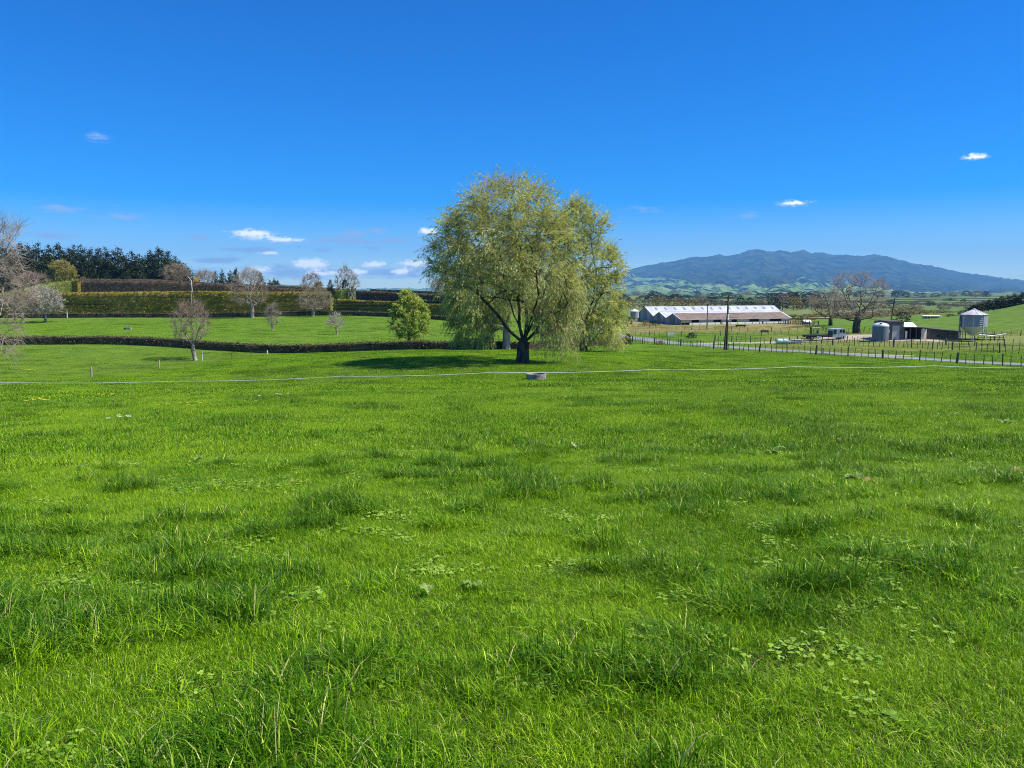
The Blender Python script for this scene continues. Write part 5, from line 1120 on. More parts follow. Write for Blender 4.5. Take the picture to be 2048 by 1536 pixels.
def forklift():
    Y = 163; x = WX(1633, Y); z = g1(x, Y) + .02
    r = thing('forklift', (x, Y, z), 'small dark forklift with a raised pale roof behind the truck deck', 'forklift')
    G().box((.2, 0, .55), (1.7, 1.0, .6), taper=.9).part('body', MT['steel_dark'], r)
    for sx in (-.45, .65):
        for sy in (-.45, .45): G().tube([(sx, sy, .8), (sx * .9, sy, 2.05)], .045, 5).part('post', MT['steel_dark'], r)
    G().box((.15, 0, 2.1), (1.9, 1.2, .1)).part('roof', MT['cream_board'], r)
    for sy in (-.28, .28): G().box((-.85, sy, 1.15), (.14, .12, 2.2)).part('mast_rail', MT['black'], r)
    G().box((-.85, 0, 2.2), (.12, .7, .1)).box((-.85, 0, 1.2), (.12, .7, .1)).part('mast_crossbar', MT['black'], r)
    for sy in (-.25, .25): G().box((-1.35, sy, .18), (.95, .12, .06)).part('fork', MT['steel_dark'], r)
    G().box((.35, 0, 1.05), (.45, .5, .12)).box((.6, 0, 1.3), (.1, .5, .5)).part('seat', MT['black'], r)
    for sx in (-.5, .75):
        for sy in (-.52, .52): wheel(r, (sx, sy, .28), .28, .2)
forklift()
def bale_roll(i, label):
    Y = 149; xa, xb = WX(1557, Y), WX(1582, Y); L = xb - xa; x0 = xa + L * i / 2 + .03; w = L / 2 - .06; z = g1(x0, Y)
    r = thing('wrapped_bale', (x0, Y, z), label, 'bale', 'wrapped silage bales behind the fence')
    R_ = .56; n = 22
    def ringed(pr):
        V = []; m = len(pr)
        for k in range(n):
            t = 2 * math.pi * k / n
            for rr, xx in pr: V.append((xx, rr * math.cos(t) * (1 + .03 * math.sin(3 * t + i)), R_ * .95 + rr * math.sin(t) * (1 + .02 * math.cos(5 * t))))
        return G().add(V, [(k * m + t, ((k + 1) % n) * m + t, ((k + 1) % n) * m + t + 1, k * m + t + 1) for k in range(n) for t in range(m - 1)])
    ringed([(R_ * .8, .0), (R_ * .96, .08), (R_, .25), (R_ * 1.01, w / 2), (R_, w - .25), (R_ * .96, w - .08), (R_ * .8, w)]).part('wrap', MT['wrap'], r, smooth=True)
    ringed([(0, .02), (R_ * .8, .0)]).part('end_wrap', MT['wrap'], r, smooth=True)
    ringed([(R_ * .8, w), (0, w - .02)]).part('end_wrap', MT['wrap'], r, smooth=True)
bale_roll(0, 'left of the two pale green plastic wrapped bales behind the fence')
bale_roll(1, 'right of the two pale green plastic wrapped bales, next to the boards')
def board_stack():
    Y = 150.5; xa, xb = WX(1585, Y), WX(1608, Y); z = g1((xa + xb) / 2, Y) + .02; L = xb - xa; rr = random.Random(4)
    r = thing('board_stack', (xa, Y, z), 'low stack of whitish boards beside the wrapped bales', 'boards')
    for i in range(7): G().box((L / 2 + rr.uniform(-.25, .25), rr.uniform(-.3, .3), .12 + i * .105), (L * rr.uniform(.75, 1.0), .9, .085), rr.uniform(-.08, .08)).part('board', MT['cream_board'] if i % 3 else MT['white_paint'], r)
board_stack()
def aframe():
    Y = 178; x = WX(1392, Y); z = g1(x, Y); r = thing('a_frame_sign', (x, Y, z), 'small white A-frame stand in the field beyond the road', 'stand')
    for s in (-1, 1): G().slab((s * .05, 0, 1.5), (s * .05 + .02, .5, 1.5), (s * .48 + .02, .5, .0), (s * .48, 0, .0), .05).part('panel', MT['white_paint'], r)
aframe()
simple_tree('bush', 'dark_shrub', 'scraggly dark bush right of the white A-frame stand', 'shrub', 1386, 171, topy=665, wpx=26, k=0, seed=31)
simple_tree('scrub', 'brown_bush', 'low dark brambles under the roadside fence left of the tall pole', 'shrub', 1322, 149, topy=681, wpx=26, k=1, seed=32)
def gate():
    Y = 176; xa, xb = WX(1339, Y), WX(1352, Y); z = g1(xa, Y); L = xb - xa
    r = thing('field_gate', (xa, Y, z), 'small whitish field gate across the road, left of the A-frame stand', 'gate')
    for i in range(4): G().tube([(0, 0, .25 + i * .28), (L, 0, .25 + i * .28)], .04, 5).part('rail', MT['white_paint'], r)
    for xx in (0, L / 2, L): G().tube([(xx, 0, -.1), (xx, 0, 1.2)], .05, 5).part('upright', MT['white_paint'], r)
gate()
for i, (px, Y, w, lab) in enumerate([(1484, 222, 2.9, 'long dark feed trough in the dry paddock before the barn'), (1532, 200, 1.9, 'short dark feed trough on the green strip left of the stock rails')]):
    x = WX(px, Y); z = g1(x, Y); r = thing('feed_trough', (x, Y, z), lab, 'trough')
    G().prismx([(-.35, .2), (.35, .2), (.45, .6), (.38, .6), (.3, .28), (-.3, .28), (-.38, .6), (-.45, .6)], -w / 2, w / 2).part('tray', MT['steel_dark'], r)
    for s in (-.8, .8): G().box((s * w / 2, 0, .1), (.12, .7, .3)).part('leg', MT['steel_dark'], r)
x, y = W(253, 163); r = thing('water_trough', (x, y, g1(x, y)), 'small pale concrete trough alone in the middle paddock', 'trough')
G().box((0, 0, .2), (1.1, .6, .5)).part('basin', MT['concrete'], r); G().box((-.75, 0, .22), (.35, .5, .35)).part('ballcock_cover', MT['steel_dark'], r)
# round concrete trough in the foreground paddock
def ring_trough():
    Y = 55; x = WX(1073, Y); z = g1(x, Y) - .06; R_ = 20.3 / F * Y
    r = thing('round_trough', (x, Y, z), 'round concrete stock trough in the grass in front of the large willow', 'trough')
    h = .50
    G().lathe((0, 0, 0), [(R_ * .985, 0), (R_ * .985, h - .11), (R_ * 1.0, h - .10), (R_ * 1.0, h), (R_ * .89, h), (R_ * .87, h - .03), (R_ * .87, .0)], 48).part('ring', MT['concrete'], r, smooth=True)
    G().lathe((0, 0, 0), [(R_ * .872, h - .2), (0, h - .2)], 32).part('water', MT['water'], r)
    G().box((R_ * .55, R_ * .2, h - .12), (.3, .22, .14)).part('float_valve', MT['steel_dark'], r)
ring_trough()
# ------------------------------------------------------------------ poles
def pole(px, Y, topy, label, r0, r1, band=None, arm=1.6, lean=0.0, brace=False, name='power_pole'):
    x = WX(px, Y); z = g1(x, Y) - .2; h = zt(px, topy, Y) - z
    r = thing(name, (x, Y, z), label, 'pole')
    G().tube([(0, 0, 0), (lean * h * .5, 0, h * .5), (lean * h, 0, h)], [r0, (r0 + r1) / 2, r1], 10).part('shaft', MT['pole_wood'], r, smooth=True)
    if band:
        za, zb = zt(px, band[1], Y) - z, zt(px, band[0], Y) - z; rb = r0 + (r1 - r0) * za / h + .02
        G().tube([(lean * za, -.01, za), (lean * zb, -.01, zb)], rb, 10).part('marker_band', MT['white_paint'], r)
    if brace: G().tube([(-.42, -.1, 0), (-.10, -.1, h * .66)], [r0 * .8, r0 * .55], 8).part('stay_post', MT['pole_wood'], r)
    if arm:
        a = G().box((lean * h, -.12, h - .35), (arm, .1, .12)).part('crossarm', MT['pole_wood'], r)
        for s in (-.45, -.2, .2, .45): G().lathe((lean * h + s * arm, -.12, h - .29), [(.05, 0), (.07, .06), (.04, .1), (.06, .16), (0, .2)], 8).part('insulator', MT['cream_board'], a)
    return r, h, lean
pole(1457, 126.5, 590, 'tall dark power pole with a white band beside the road fence', .19, .13, band=(628, 640), arm=.9, brace=True)
pole(1416, 214, 606, 'thinner dark pole in the paddock left of the tall banded pole', .15, .11, arm=.7)
rp, hp, lp = pole(1783, 166, 596, 'leaning dark power pole behind the water tank', .16, .11, arm=1.6, lean=.095)
for k in (-.6, .6):
    p0 = np.array([lp * hp + k, 0, hp - .1]); p1 = at(2120, 520, 230) - np.array(rp.location) + np.array([k, 0, 0]); pts = []
    for i in range(15):
        t = i / 14; q = p0 * (1 - t) + p1 * t; q[2] -= 4 * t * (1 - t) * 2.0; pts.append(tuple(q))
    G().tube(pts, .014, 4).part('wire', MT['wire'], rp)
def white_mast():
    Y = 208.5; x = WX(384, Y); z = g1(x, Y) - .1; H = lambda py: zt(384, py, Y) - z
    r = thing('white_mast', (x, Y, z), 'slim white mast with an angled arm standing before the olive windbreak', 'mast')
    G().tube([(-.25, 0, 0), (-.2, 0, H(588))], .05, 6).part('lower_pole', MT['galv_pale'], r)
    G().tube([(-.2, 0, H(592)), (.05, 0, H(580)), (-.05, 0, H(560))], [.05, .10, .09], 8).part('upper_pole', MT['white_paint'], r)
    G().tube([(-.05, 0, H(561)), (-.9, 0, H(553))], [.08, .05], 8).part('arm', MT['white_paint'], r)
    G().box((-.2, 0, H(589)), (.35, .12, .12)).part('bracket', MT['galv_pale'], r)
white_mast()
# ------------------------------------------------------------------ fences
POST = G().tube([(0, 0, -.25), (.01, 0, .6), (0, 0, 1.22)], [.085, .08, .075], 7).mesh('post', MT['timber'])
POSTS = G().tube([(0, 0, -.25), (-.01, 0, .6), (0, 0, 1.1)], [.13, .125, .12], 8).mesh('strainer_post', MT['timber'])
BATTEN = G().box((0, 0, .5), (.075, .06, 1.06)).mesh('batten', MT['timber'])
def along(path, sp):
    P = np.array(path, float); seg = np.hypot(*np.diff(P, axis=0).T); s = np.concatenate([[0], np.cumsum(seg)]); n = max(2, int(s[-1] / sp) + 1); ss = np.linspace(0, s[-1], n)
    return np.interp(ss, s, P[:, 0]), np.interp(ss, s, P[:, 1])
def fence(label, path, sp=1.6, every=4, wires=4, seed=1, hs=1.0, sunk=0.0, tilt=.05, cross=True, name='wire_fence', strain=0):
    rr = random.Random(seed); X, Y = along(path, sp); Z = gz(X, Y)
    r = thing(name, (X[0], Y[0], Z[0]), label, 'fence')
    for i, (x, y, z) in enumerate(zip(X, Y, Z)):
        big = i % every == 0; st = strain and i % strain == 0
        o = link('post' if big else 'batten', POSTS if st else (POST if big else BATTEN), r, (x - X[0] + rr.uniform(-.12, .12), y - Y[0], z - Z[0] - sunk))
        o.rotation_euler = (rr.gauss(0, tilt), rr.gauss(0, tilt * 1.3), rr.uniform(0, 3)); s = hs * rr.uniform(.9, 1.1); o.scale = (rr.uniform(.9, 1.2), rr.uniform(.9, 1.2), s)
    for k in range(wires):
        h = .18 + .82 * k / max(1, wires - 1)
        G().tube([(x - X[0], y - Y[0], z - Z[0] + h * hs) for x, y, z in zip(X, Y, Z)], .008, 3, cap=False).part('wire', MT['wire'], r)
    return r
fence('near roadside wire fence with dark posts and battens running along the paddock edge', [W(1268, 160), W(1300, 152), W(1400, 134), W(1457, 126), W(1560, 117.5), W(1640, 111), W(1740, 104), W(1850, 97), W(1940, 91.5), W(2048, 86), W(2200, 79)], 1.05, 5, 6, 1, 1.18, strain=10)
fence('second wire fence beyond the road, in front of the sheds and truck', [W(1432, 161), W(1500, 155), W(1560, 150.5), W(1620, 146), W(1700, 140.5), W(1780, 133), W(1850, 125.5), W(1950, 116), W(2048, 108), W(2200, 98)], 1.05, 4, 5, 2, 1.15, strain=12)
fence('wire fence closest to the yard, its battens overlapping the shed fronts', [W(1600, 153), W(1700, 148), W(1800, 141), W(1900, 134.5), W(2048, 126), W(2200, 118)], 1.1, 4, 5, 3, 1.15, strain=12)
fence('thin batten fence across the paddock just beyond the road', [W(1255, 196), W(1320, 184), W(1420, 176), W(1520, 177), W(1580, 180)], 1.9, 5, 4, 4, 1.0)
fence('thin batten fence between the green strip and the dry paddock', [W(1256, 222), W(1330, 212), W(1430, 207), W(1530, 203), W(1600, 200), W(1650, 198)], 2.0, 5, 4, 5, 1.0)
fence('crooked fence between the stock rails and the bare trees', [W(1572, 243), W(1600, 225), W(1625, 208), W(1650, 196), W(1668, 186)], 1.7, 3, 4, 6, 1.05, tilt=.09)
fence('far paddock fence along the foot of the green hill behind the silo', [W(1975, 172), W(2020, 168), W(2060, 165), W(2200, 158)], 1.8, 4, 4, 8, .95)
fence('fence behind the tall bare tree at the edge of the yard', [W(1640, 182), W(1690, 180), W(1740, 176), W(1760, 172)], 1.6, 3, 4, 9, 1.0)
def stock_rails():
    Y = 218; pts = [W(1560, 252), W(1590, 236), W(1612, 222), W(1640, 214)]; X, Yy = along(pts, 2.4); Z = gz(X, Yy); r = thing('stock_rails', (X[0], Yy[0], Z[0]), 'dark wooden stock yard rails running from the barn towards the forklift', 'rails')
    for x, y, z in zip(X, Yy, Z): link('post', POSTS, r, (x - X[0], y - Yy[0], z - Z[0])).scale = (1, 1, 1.15)
    for h in (.4, .75, 1.1): G().tube([(x - X[0], y - Yy[0], z - Z[0] + h) for x, y, z in zip(X, Yy, Z)], .06, 4).part('rail', MT['timber'], r)
stock_rails()
def old_fence_line():
    pts = [(172, 85, 1.15, 'timber_pale', .10), (310, 97, 1.1, 'timber_pale', .09), (458, 109, .85, 'timber', .05), (497, 112, .85, 'timber', .05), (530, 114.5, .55, 'white_paint', .09)]
    P = [(WX(p, Y), Y, g1(WX(p, Y), Y)) for p, Y, *_ in pts]; b = P[0]
    r = thing('paddock_fence', b, 'sparse old fence line with weathered pale posts past the small bare tree', 'fence')
    for (p, Y, h, m, rad), q in zip(pts, P):
        G().tube([(q[0] - b[0], q[1] - b[1], q[2] - b[2] - .2), (q[0] - b[0] + .02, q[1] - b[1], q[2] - b[2] + h * .6), (q[0] - b[0], q[1] - b[1], q[2] - b[2] + h)], [rad, rad, rad * .95], 7).part('post', MT[m], r)
    for h in (.5, .85): G().tube([(q[0] - b[0], q[1] - b[1], q[2] - b[2] + h * pts[i][2] / 1.15) for i, q in enumerate(P)], .008, 3).part('wire', MT['wire'], r)
old_fence_line()
for i, (px, py0, lab, ln) in enumerate([(384.5, 707, 'left white stake at the foot of the small bare tree', 0), (398, 702, 'right leaning white stake at the foot of the small bare tree', .06)]):
    x, y = W(px, 107.4); z = g1(x, y); h = (723 - py0) / F * 107
    r = thing('tree_stake', (x, y, z - .1), lab, 'stake', 'stakes by the small bare tree')
    G().tube([(0, 0, 0), (ln * h, 0, h)], [.055, .045], 6).part('shaft', MT['white_paint'], r); G().box((ln * h * .8, 0, h * .8), (.12, .12, .06)).part('tie', MT['black'], r)
x, y = W(131, 205); r = thing('marker_post', (x, y, g1(x, y)), 'tiny white marker post at the left foot of the windbreak', 'post')
G().box((0, 0, 1.0), (.2, .12, 2.0)).part('shaft', MT['white_paint'], r); G().box((0, -.02, 1.75), (.34, .1, .3)).part('plate', MT['timber_pale'], r)
x, y = W(1652, 111.5); r = thing('marker_post', (x, y, g1(x, y)), 'single bright pale post in the near roadside fence', 'post')
G().box((0, 0, .45), (.14, .1, 1.2)).part('shaft', MT['timber_pale'], r); G().box((0, 0, 1.06), (.16, .12, .05)).part('cap', MT['white_paint'], r)
def tape_fence():
    knots = [(-200, 761, 57), (-10, 764.5, 57), (348, 762.5, 57), (685, 752.5, 56.5), (990, 744.5, 56.8), (1297, 739.5, 60), (1592, 733.5, 66), (1870, 731.5, 74), (2075, 735, 79)]
    P = [at(*k) for k in knots]; b = np.array([P[0][0], P[0][1], g1(P[0][0], P[0][1])])
    r = thing('electric_fence', b, 'white electric tape fence on thin yellow tread-in posts across the paddock', 'fence')
    pts = []
    for a, c in zip(P[:-1], P[1:]):
        for i in range(10):
            t = i / 10; q = a * (1 - t) + c * t; q[2] -= .10 * 4 * t * (1 - t); pts.append(q - b)
    pts.append(P[-1] - b)
    G().tube([tuple(q) for q in pts], .014, 8).part('tape', MT['tape'], r, smooth=True)
    rr = random.Random(3)
    for q in P[1:]:
        z = g1(q[0], q[1]); ln = rr.uniform(-.10, .06)
        p = G().tube([(q[0] - b[0] - ln, q[1] - b[1] + .02, z - b[2] - .1), (q[0] - b[0], q[1] - b[1] + .02, q[2] - b[2] + .05)], .014, 6).part('post', MT['fibre_yellow'], r)
        G().box((q[0] - b[0], q[1] - b[1] + .02, q[2] - b[2]), (.06, .05, .07)).part('clip', MT['fibre_yellow'], p)
        G().box((q[0] - b[0] - ln, q[1] - b[1] + .02, z - b[2] + .06), (.16, .03, .03)).part('foot_spike', MT['fibre_yellow'], p)
tape_fence()
# birds
for i, (px, py, lab) in enumerate([(598, 494, 'tiny dark bird flying under the big white cloud'), (1402, 330, 'tiny dark bird high in the blue right of the willow')]):
    p = at(px, py, 130); r = thing('bird', p, lab, 'bird')
    G().tube([(-.22, 0, 0), (0, 0, .03), (.2, 0, .02)], [.02, .06, .03], 6).part('body', MT['black'], r)
    for s in (-1, 1): G().slab((-.08, 0, .03), (.1, 0, .03), (.02, s * .25, .16), (-.1, s * .42, .06), .015).part('wing', MT['black'], r)
    r.scale = (.55, .55, .55)

# ------------------------------------------------------------------ weeds and flowers
MT['dock'] = leafmat('dock_leaf', (0.10, 0.20, 0.02), (0.17, 0.30, 0.035), (0.30, 0.42, 0.10), 0.25, 0.38, 9.0, 0.5)
MT['dock_brown'] = leafmat('withered_dock_leaf', (0.20, 0.12, 0.05), (0.34, 0.24, 0.10), (0.50, 0.40, 0.22), 0.2, 0.6, 3.0)
MT['petal_yellow'] = simple('yellow_petal', (0.72, 0.55, 0.02), (0.85, 0.68, 0.04), 0.5)
MT['petal_white'] = simple('white_petal', (0.74, 0.74, 0.72), (0.82, 0.82, 0.8), 0.5)
def broad_leaf(rng, L, Wd, az, lift, curl, base):
    n = 7; V = []; d = np.array([math.cos(az), math.sin(az), 0]); s = np.array([-math.sin(az), math.cos(az), 0])
    for i in range(n):
        t = i / (n - 1); w = Wd * (math.sin(math.pi * (0.08 + 0.90 * t)) ** 0.8) * (1 if t > .12 else .25) / 2
        p = base + d * L * t * math.cos(lift) + np.array([0, 0, L * (math.sin(lift) * t - curl * t * t)])
        wob = .012 * math.sin(i * 2.1 + az * 3)
        V += [p - s * w + np.array([0, 0, w * .35 + wob]), p, p + s * w + np.array([0, 0, w * .35 - wob])]
    Fs = []
    for i in range(n - 1):
        a = i * 3; Fs += [(a, a + 1, a + 4, a + 3), (a + 1, a + 2, a + 5, a + 4)]
    return np.array(V), np.array(Fs)
def dock(px, py, label, n, L, seed, brown=0, up=.55):
    L *= 0.62; rng = np.random.default_rng(seed); d = ray(px, py)
    # meet the ground along the viewing ray
    t = 2.0
    for _ in range(400):
        p = d * t
        if EYE + p[2] <= g1(p[0], p[1]): break
        t *= 1.012
    x, y = d[0] * t, d[1] * t; z = g1(x, y)
    r = thing('dock_plant', (x, y, z), label, 'weed')
    for i in range(n):
        az = rng.uniform(0, 6.28); l = L * rng.uniform(.6, 1.1)
        V, f = broad_leaf(rng, l, l * rng.uniform(.32, .45), az, up * rng.uniform(.7, 1.5), rng.uniform(.25, .6), np.array([0, 0, .05]))
        link('leaf', mesh_np('leaf', V, [f], MT['dock_brown'] if i < brown else MT['dock'], np.full(len(V), rng.random()), True), r)
for a in [(1150, 905, 'broad dock leaves standing up pale in the middle of the near grass', 5, .30, 1, 1, .9), (858, 1207, 'large pale green dock leaf with a folded neighbour in the near grass left of centre', 4, .26, 2, 1, .8), (945, 1190, 'flattened dock clump right of the large pale leaf', 6, .2, 3, 0, .35),
          (1718, 970, 'wide yellowing dock plant with a long curled leaf on the right', 7, .40, 4, 2, .5), (1632, 972, 'small brown tipped dock beside the wide yellowing one', 4, .22, 5, 2, .7), (1545, 912, 'spreading dock rosette with two pale upright leaves on the right', 8, .36, 6, 0, .45), (1680, 890, 'small pale pinkish dock leaf standing up on the right', 3, .22, 7, 2, 1.0),
          (1915, 833, 'distant dock with pale leaf edges near the right side', 6, .32, 8, 0, .5), (2005, 850, 'dock rosette close to the right edge', 6, .34, 9, 0, .5), (1960, 955, 'sprawling dock patch with orange leaves at the right edge', 7, .34, 10, 2, .4), (2030, 950, 'dry tan dock stalks at the far right edge', 5, .3, 11, 4, .5),
          (390, 930, 'pale dock leaves in the grass on the left', 5, .28, 12, 0, .6), (160, 945, 'whitish dock leaf low on the far left', 4, .28, 13, 0, .6), (640, 1370, 'clump of small rounded leaves near the bottom left of centre', 7, .10, 14, 0, .6), (1130, 778, 'small dark dock below the round concrete trough', 5, .35, 15, 0, .6), (1000, 752, 'leafy weeds left of the round concrete trough', 7, .4, 16, 0, .6), (1110, 753, 'leafy weeds right of the round concrete trough', 7, .4, 17, 0, .6)]:
    dock(*a)
def flowers(px, py, n, spread, label, mat, seed, R_=.035, h=.16):
    rng = np.random.default_rng(seed); d = ray(px, py); t = 2.0
    for _ in range(500):
        p = d * t
        if EYE + p[2] <= g1(p[0], p[1]): break
        t *= 1.01
    x, y = d[0] * t, d[1] * t; z = g1(x, y); r = thing('flower_clump', (x, y, z), label, 'flowers')
    for i in range(n):
        fx, fy = rng.normal(size=2) * spread * np.array([1, .7]); zz = g1(x + fx, y + fy) - z; hh = h * rng.uniform(.8, 1.3); g = G()
        for k in range(6):
            a = k * math.pi / 3 + rng.uniform(0, .5); c, s = math.cos(a), math.sin(a); g.add([(fx, fy, zz + hh), (fx + R_ * c - R_ * .4 * s, fy + R_ * s + R_ * .4 * c, zz + hh + .012), (fx + R_ * 1.2 * c, fy + R_ * 1.2 * s, zz + hh + .006), (fx + R_ * c + R_ * .4 * s, fy + R_ * s - R_ * .4 * c, zz + hh + .012)], [(0, 1, 2, 3)])
        fl = g.part('flower', mat, r); G().tube([(fx, fy, zz - .02), (fx, fy, zz + hh)], .004, 4).part('stem', MT['dock'], fl)
flowers(82, 811, 9, .35, 'clump of yellow flowers on the far left this side of the tape fence', MT['petal_yellow'], 1, .06, .2)
flowers(62, 744, 12, .6, 'clump of yellow flowers in the left dip beyond the tape fence', MT['petal_yellow'], 2, .09, .25)
flowers(205, 798, 6, .4, 'few yellow flowers on the left right of the first clump', MT['petal_yellow'], 3, .05, .2)
flowers(200, 731, 7, .6, 'few yellow flowers behind the left weathered post', MT['petal_yellow'], 4, .08, .22)
flowers(410, 815, 9, 1.0, 'loose row of small yellow flowers below the tape fence', MT['petal_yellow'], 5, .045, .18)
flowers(370, 766, 6, .6, 'yellow flowers at the foot of the second tape post', MT['petal_yellow'], 6, .05, .2)
flowers(575, 797, 5, .5, 'small white flowers in the middle distance left of centre', MT['petal_white'], 7, .05, .16)
flowers(880, 730, 8, 1.4, 'scattered white specks of flowers in front of the willow shadow', MT['petal_white'], 8, .06, .16)
flowers(255, 845, 5, .3, 'white flower heads on the left below the tape fence', MT['petal_white'], 9, .05, .16)
flowers(1462, 742, 5, .5, 'white flower heads under the tape fence right of the willow', MT['petal_white'], 10, .06, .16)

# ------------------------------------------------------------------ grass
def grass_material(name, dark, mid, light, dry, trans=0.30):
    m, nt, out = new_mat(name); b = nt.nodes.new('ShaderNodeBsdfPrincipled'); b.inputs['Roughness'].default_value = 0.36; b.inputs['Specular IOR Level'].default_value = 0.35; b.inputs['Specular Tint'].default_value = (1.0, 1.0, 0.2, 1)
    t = nt.nodes.new('ShaderNodeBsdfTranslucent'); mx = nt.nodes.new('ShaderNodeMixShader'); mx.inputs[0].default_value = trans
    sp = nt.nodes.new('ShaderNodeSeparateColor'); nt.links.new(nattr(nt, 'tint').outputs['Color'], sp.inputs[0])
    c = nmix(nt, nramp(nt, sp.outputs[0], 0.0, 0.8), dark, mid)
    c = nmix(nt, nramp(nt, sp.outputs[0], 0.6, 1.0), c, light)
    n1 = nramp(nt, nnoise(nt, 0.30, 5), 0.40, 0.64); c = nmix(nt, n1, c, nmix(nt, 0.28, c, light))
    lush = nattr(nt, 'lush', 'INSTANCER').outputs['Fac']; lm = nt.nodes.new('ShaderNodeMath'); lm.operation = 'MULTIPLY'; nt.links.new(lush, lm.inputs[0]); lm.inputs[1].default_value = 0.8
    c = nmix(nt, lm.outputs[0], c, nmix(nt, sp.outputs[0], (0.018, 0.075, 0.002), (0.085, 0.23, 0.010)))
    dr = nattr(nt, 'dry', 'INSTANCER').outputs['Fac']; c = nmix(nt, dr, c, nmix(nt, sp.outputs[0], (0.17, 0.17, 0.04), (0.33, 0.28, 0.11)))
    c = nmix(nt, sp.outputs[1], c, dry)
    nt.links.new(c, b.inputs['Base Color'])
    tc = nmix(nt, 1.0, c, (1.25, 1.25, 0.5), 'MULTIPLY'); nt.links.new(tc, t.inputs['Color'])
    nt.links.new(b.outputs[0], mx.inputs[1]); nt.links.new(t.outputs[0], mx.inputs[2]); nt.links.new(mx.outputs[0], out.inputs[0])
    return m
MT['grass'] = grass_material('grass_blade', (0.022, 0.095, 0.0005), (0.135, 0.345, 0.001), (0.45, 0.66, 0.02), (0.55, 0.50, 0.22))
def blades(rng, n, radius, L0, L1, wd, lean=0.6, dryf=0.03, bias=0.3):
    a = rng.uniform(0, 2 * np.pi, n); r = radius * np.sqrt(rng.random(n)); root = np.stack([r * np.cos(a), r * np.sin(a), np.full(n, -0.01)], 1)
    L = L0 + (L1 - L0) * rng.random(n) ** 1.6
    ph = rng.normal(size=n) * 1.2 + np.where(rng.random(n) < 0.45, rng.uniform(0, 6.28, n), 0)
    le = np.clip(rng.normal(bias + 0.25, 0.28, n), 0.02, 1.1) * lean / 0.6
    d = np.stack([np.cos(ph), np.sin(ph), np.zeros(n)], 1)
    sa = ph + np.pi / 2 + rng.normal(size=n) * 0.5; sd_ = np.stack([np.cos(sa), np.sin(sa), np.zeros(n)], 1)
    V = []; w = wd * rng.uniform(0.6, 1.4, n)
    for t, k in ((0.0, 0.8), (0.38, 1.0), (0.72, 0.75)):
        p = root + d * (L * le * t ** 1.9)[:, None]; p[:, 2] += L * (t - 0.42 * le * t ** 2.2)
        V += [p - sd_ * (w * k / 2)[:, None], p + sd_ * (w * k / 2)[:, None]]
    p = root + d * (L * le)[:, None]; p[:, 2] += L * (1 - 0.42 * le - 0.10 * le ** 2); V.append(p)
    V = np.stack(V, 1).reshape(-1, 3); o = (np.arange(n) * 7)[:, None]
    q = np.concatenate([o + np.array([[0, 1, 3, 2]]), o + np.array([[2, 3, 5, 4]])]); tr = o + np.array([[4, 5, 6]])
    rv = rng.random(n); dv = (rng.random(n) < dryf).astype(float) * rng.uniform(0.5, 1, n)
    tint = np.stack([np.repeat(rv, 7), np.repeat(dv, 7), np.zeros(n * 7), np.ones(n * 7)], 1)
    return V, [q, tr], tint
tuft_col = bpy.data.collections.new('grass_tufts')
def add_tuft(i, *args, mat=None, **kw):
    rng = np.random.default_rng(500 + i)
    V, f, t = blades(rng, *args, **kw)
    me = mesh_np('tuft_%02d' % i, V, f, mat or MT['grass'], t)
    tuft_col.objects.link(bpy.data.objects.new('tuft_%02d' % i, me))
for i in range(5): add_tuft(i, 280, 0.15, 0.03, 0.105, 0.0028, lean=0.8, dryf=0.035)
for i in range(5, 8): add_tuft(i, 150, 0.11, 0.07, 0.21, 0.0044, lean=0.85, dryf=0.04)          # taller, lush tufts
for i in range(8, 12): add_tuft(i, 330, 0.32, 0.04, 0.13, 0.0065, dryf=0.03)
for i in range(12, 16): add_tuft(i, 480, 0.85, 0.04, 0.13, 0.016, dryf=0.02)
for i in range(16, 19): add_tuft(i, 480, 1.9, 0.05, 0.13, 0.045, dryf=0.0)
MT['clover'] = leafmat('clover_leaf', (0.10, 0.22, 0.01), (0.19, 0.36, 0.02), (0.36, 0.52, 0.06), 0.3, 0.45, 6.0, 0.35)
def add_clover(i):
    rng = np.random.default_rng(900 + i); n = (14, 24, 36)[i % 3]; a = rng.uniform(0, 6.28, n); r = .16 * np.sqrt(rng.random(n)); h = rng.uniform(.035, .075, n)
    C, A, S = [], [], []
    for k in range(n):
        up = np.array([0, 0, 1.0]) + rng.normal(size=3) * .25; up /= np.linalg.norm(up); e1 = np.cross(up, [1, 0, .1]); e1 /= np.linalg.norm(e1); e2 = np.cross(up, e1); t0 = rng.uniform(0, 6.28)
        for j in range(3):
            t = t0 + j * 2.094; d = e1 * math.cos(t) + e2 * math.sin(t); C.append(np.array([r[k] * math.cos(a[k]), r[k] * math.sin(a[k]), h[k]]) + d * .011); A.append(d); S.append(np.cross(up, d))
    C, A, S = map(np.array, (C, A, S)); L = rng.uniform(.017, .028, len(C))
    # rounded leaflet: hexagon
    V = np.stack([C - A * (L / 2)[:, None], C - A * (L * .2)[:, None] + S * (L * .45)[:, None], C + A * (L * .3)[:, None] + S * (L * .4)[:, None], C + A * (L * .5)[:, None], C + A * (L * .3)[:, None] - S * (L * .4)[:, None], C - A * (L * .2)[:, None] - S * (L * .45)[:, None]], 1).reshape(-1, 3)
    f = np.arange(len(C) * 6).reshape(-1, 6); tuft_col.objects.link(bpy.data.objects.new('tuft_%02d' % i, mesh_np('tuft_%02d' % i, V, [f], MT['clover'], np.repeat(rng.random(len(C)), 6))))
for i in range(19, 22): add_clover(i)
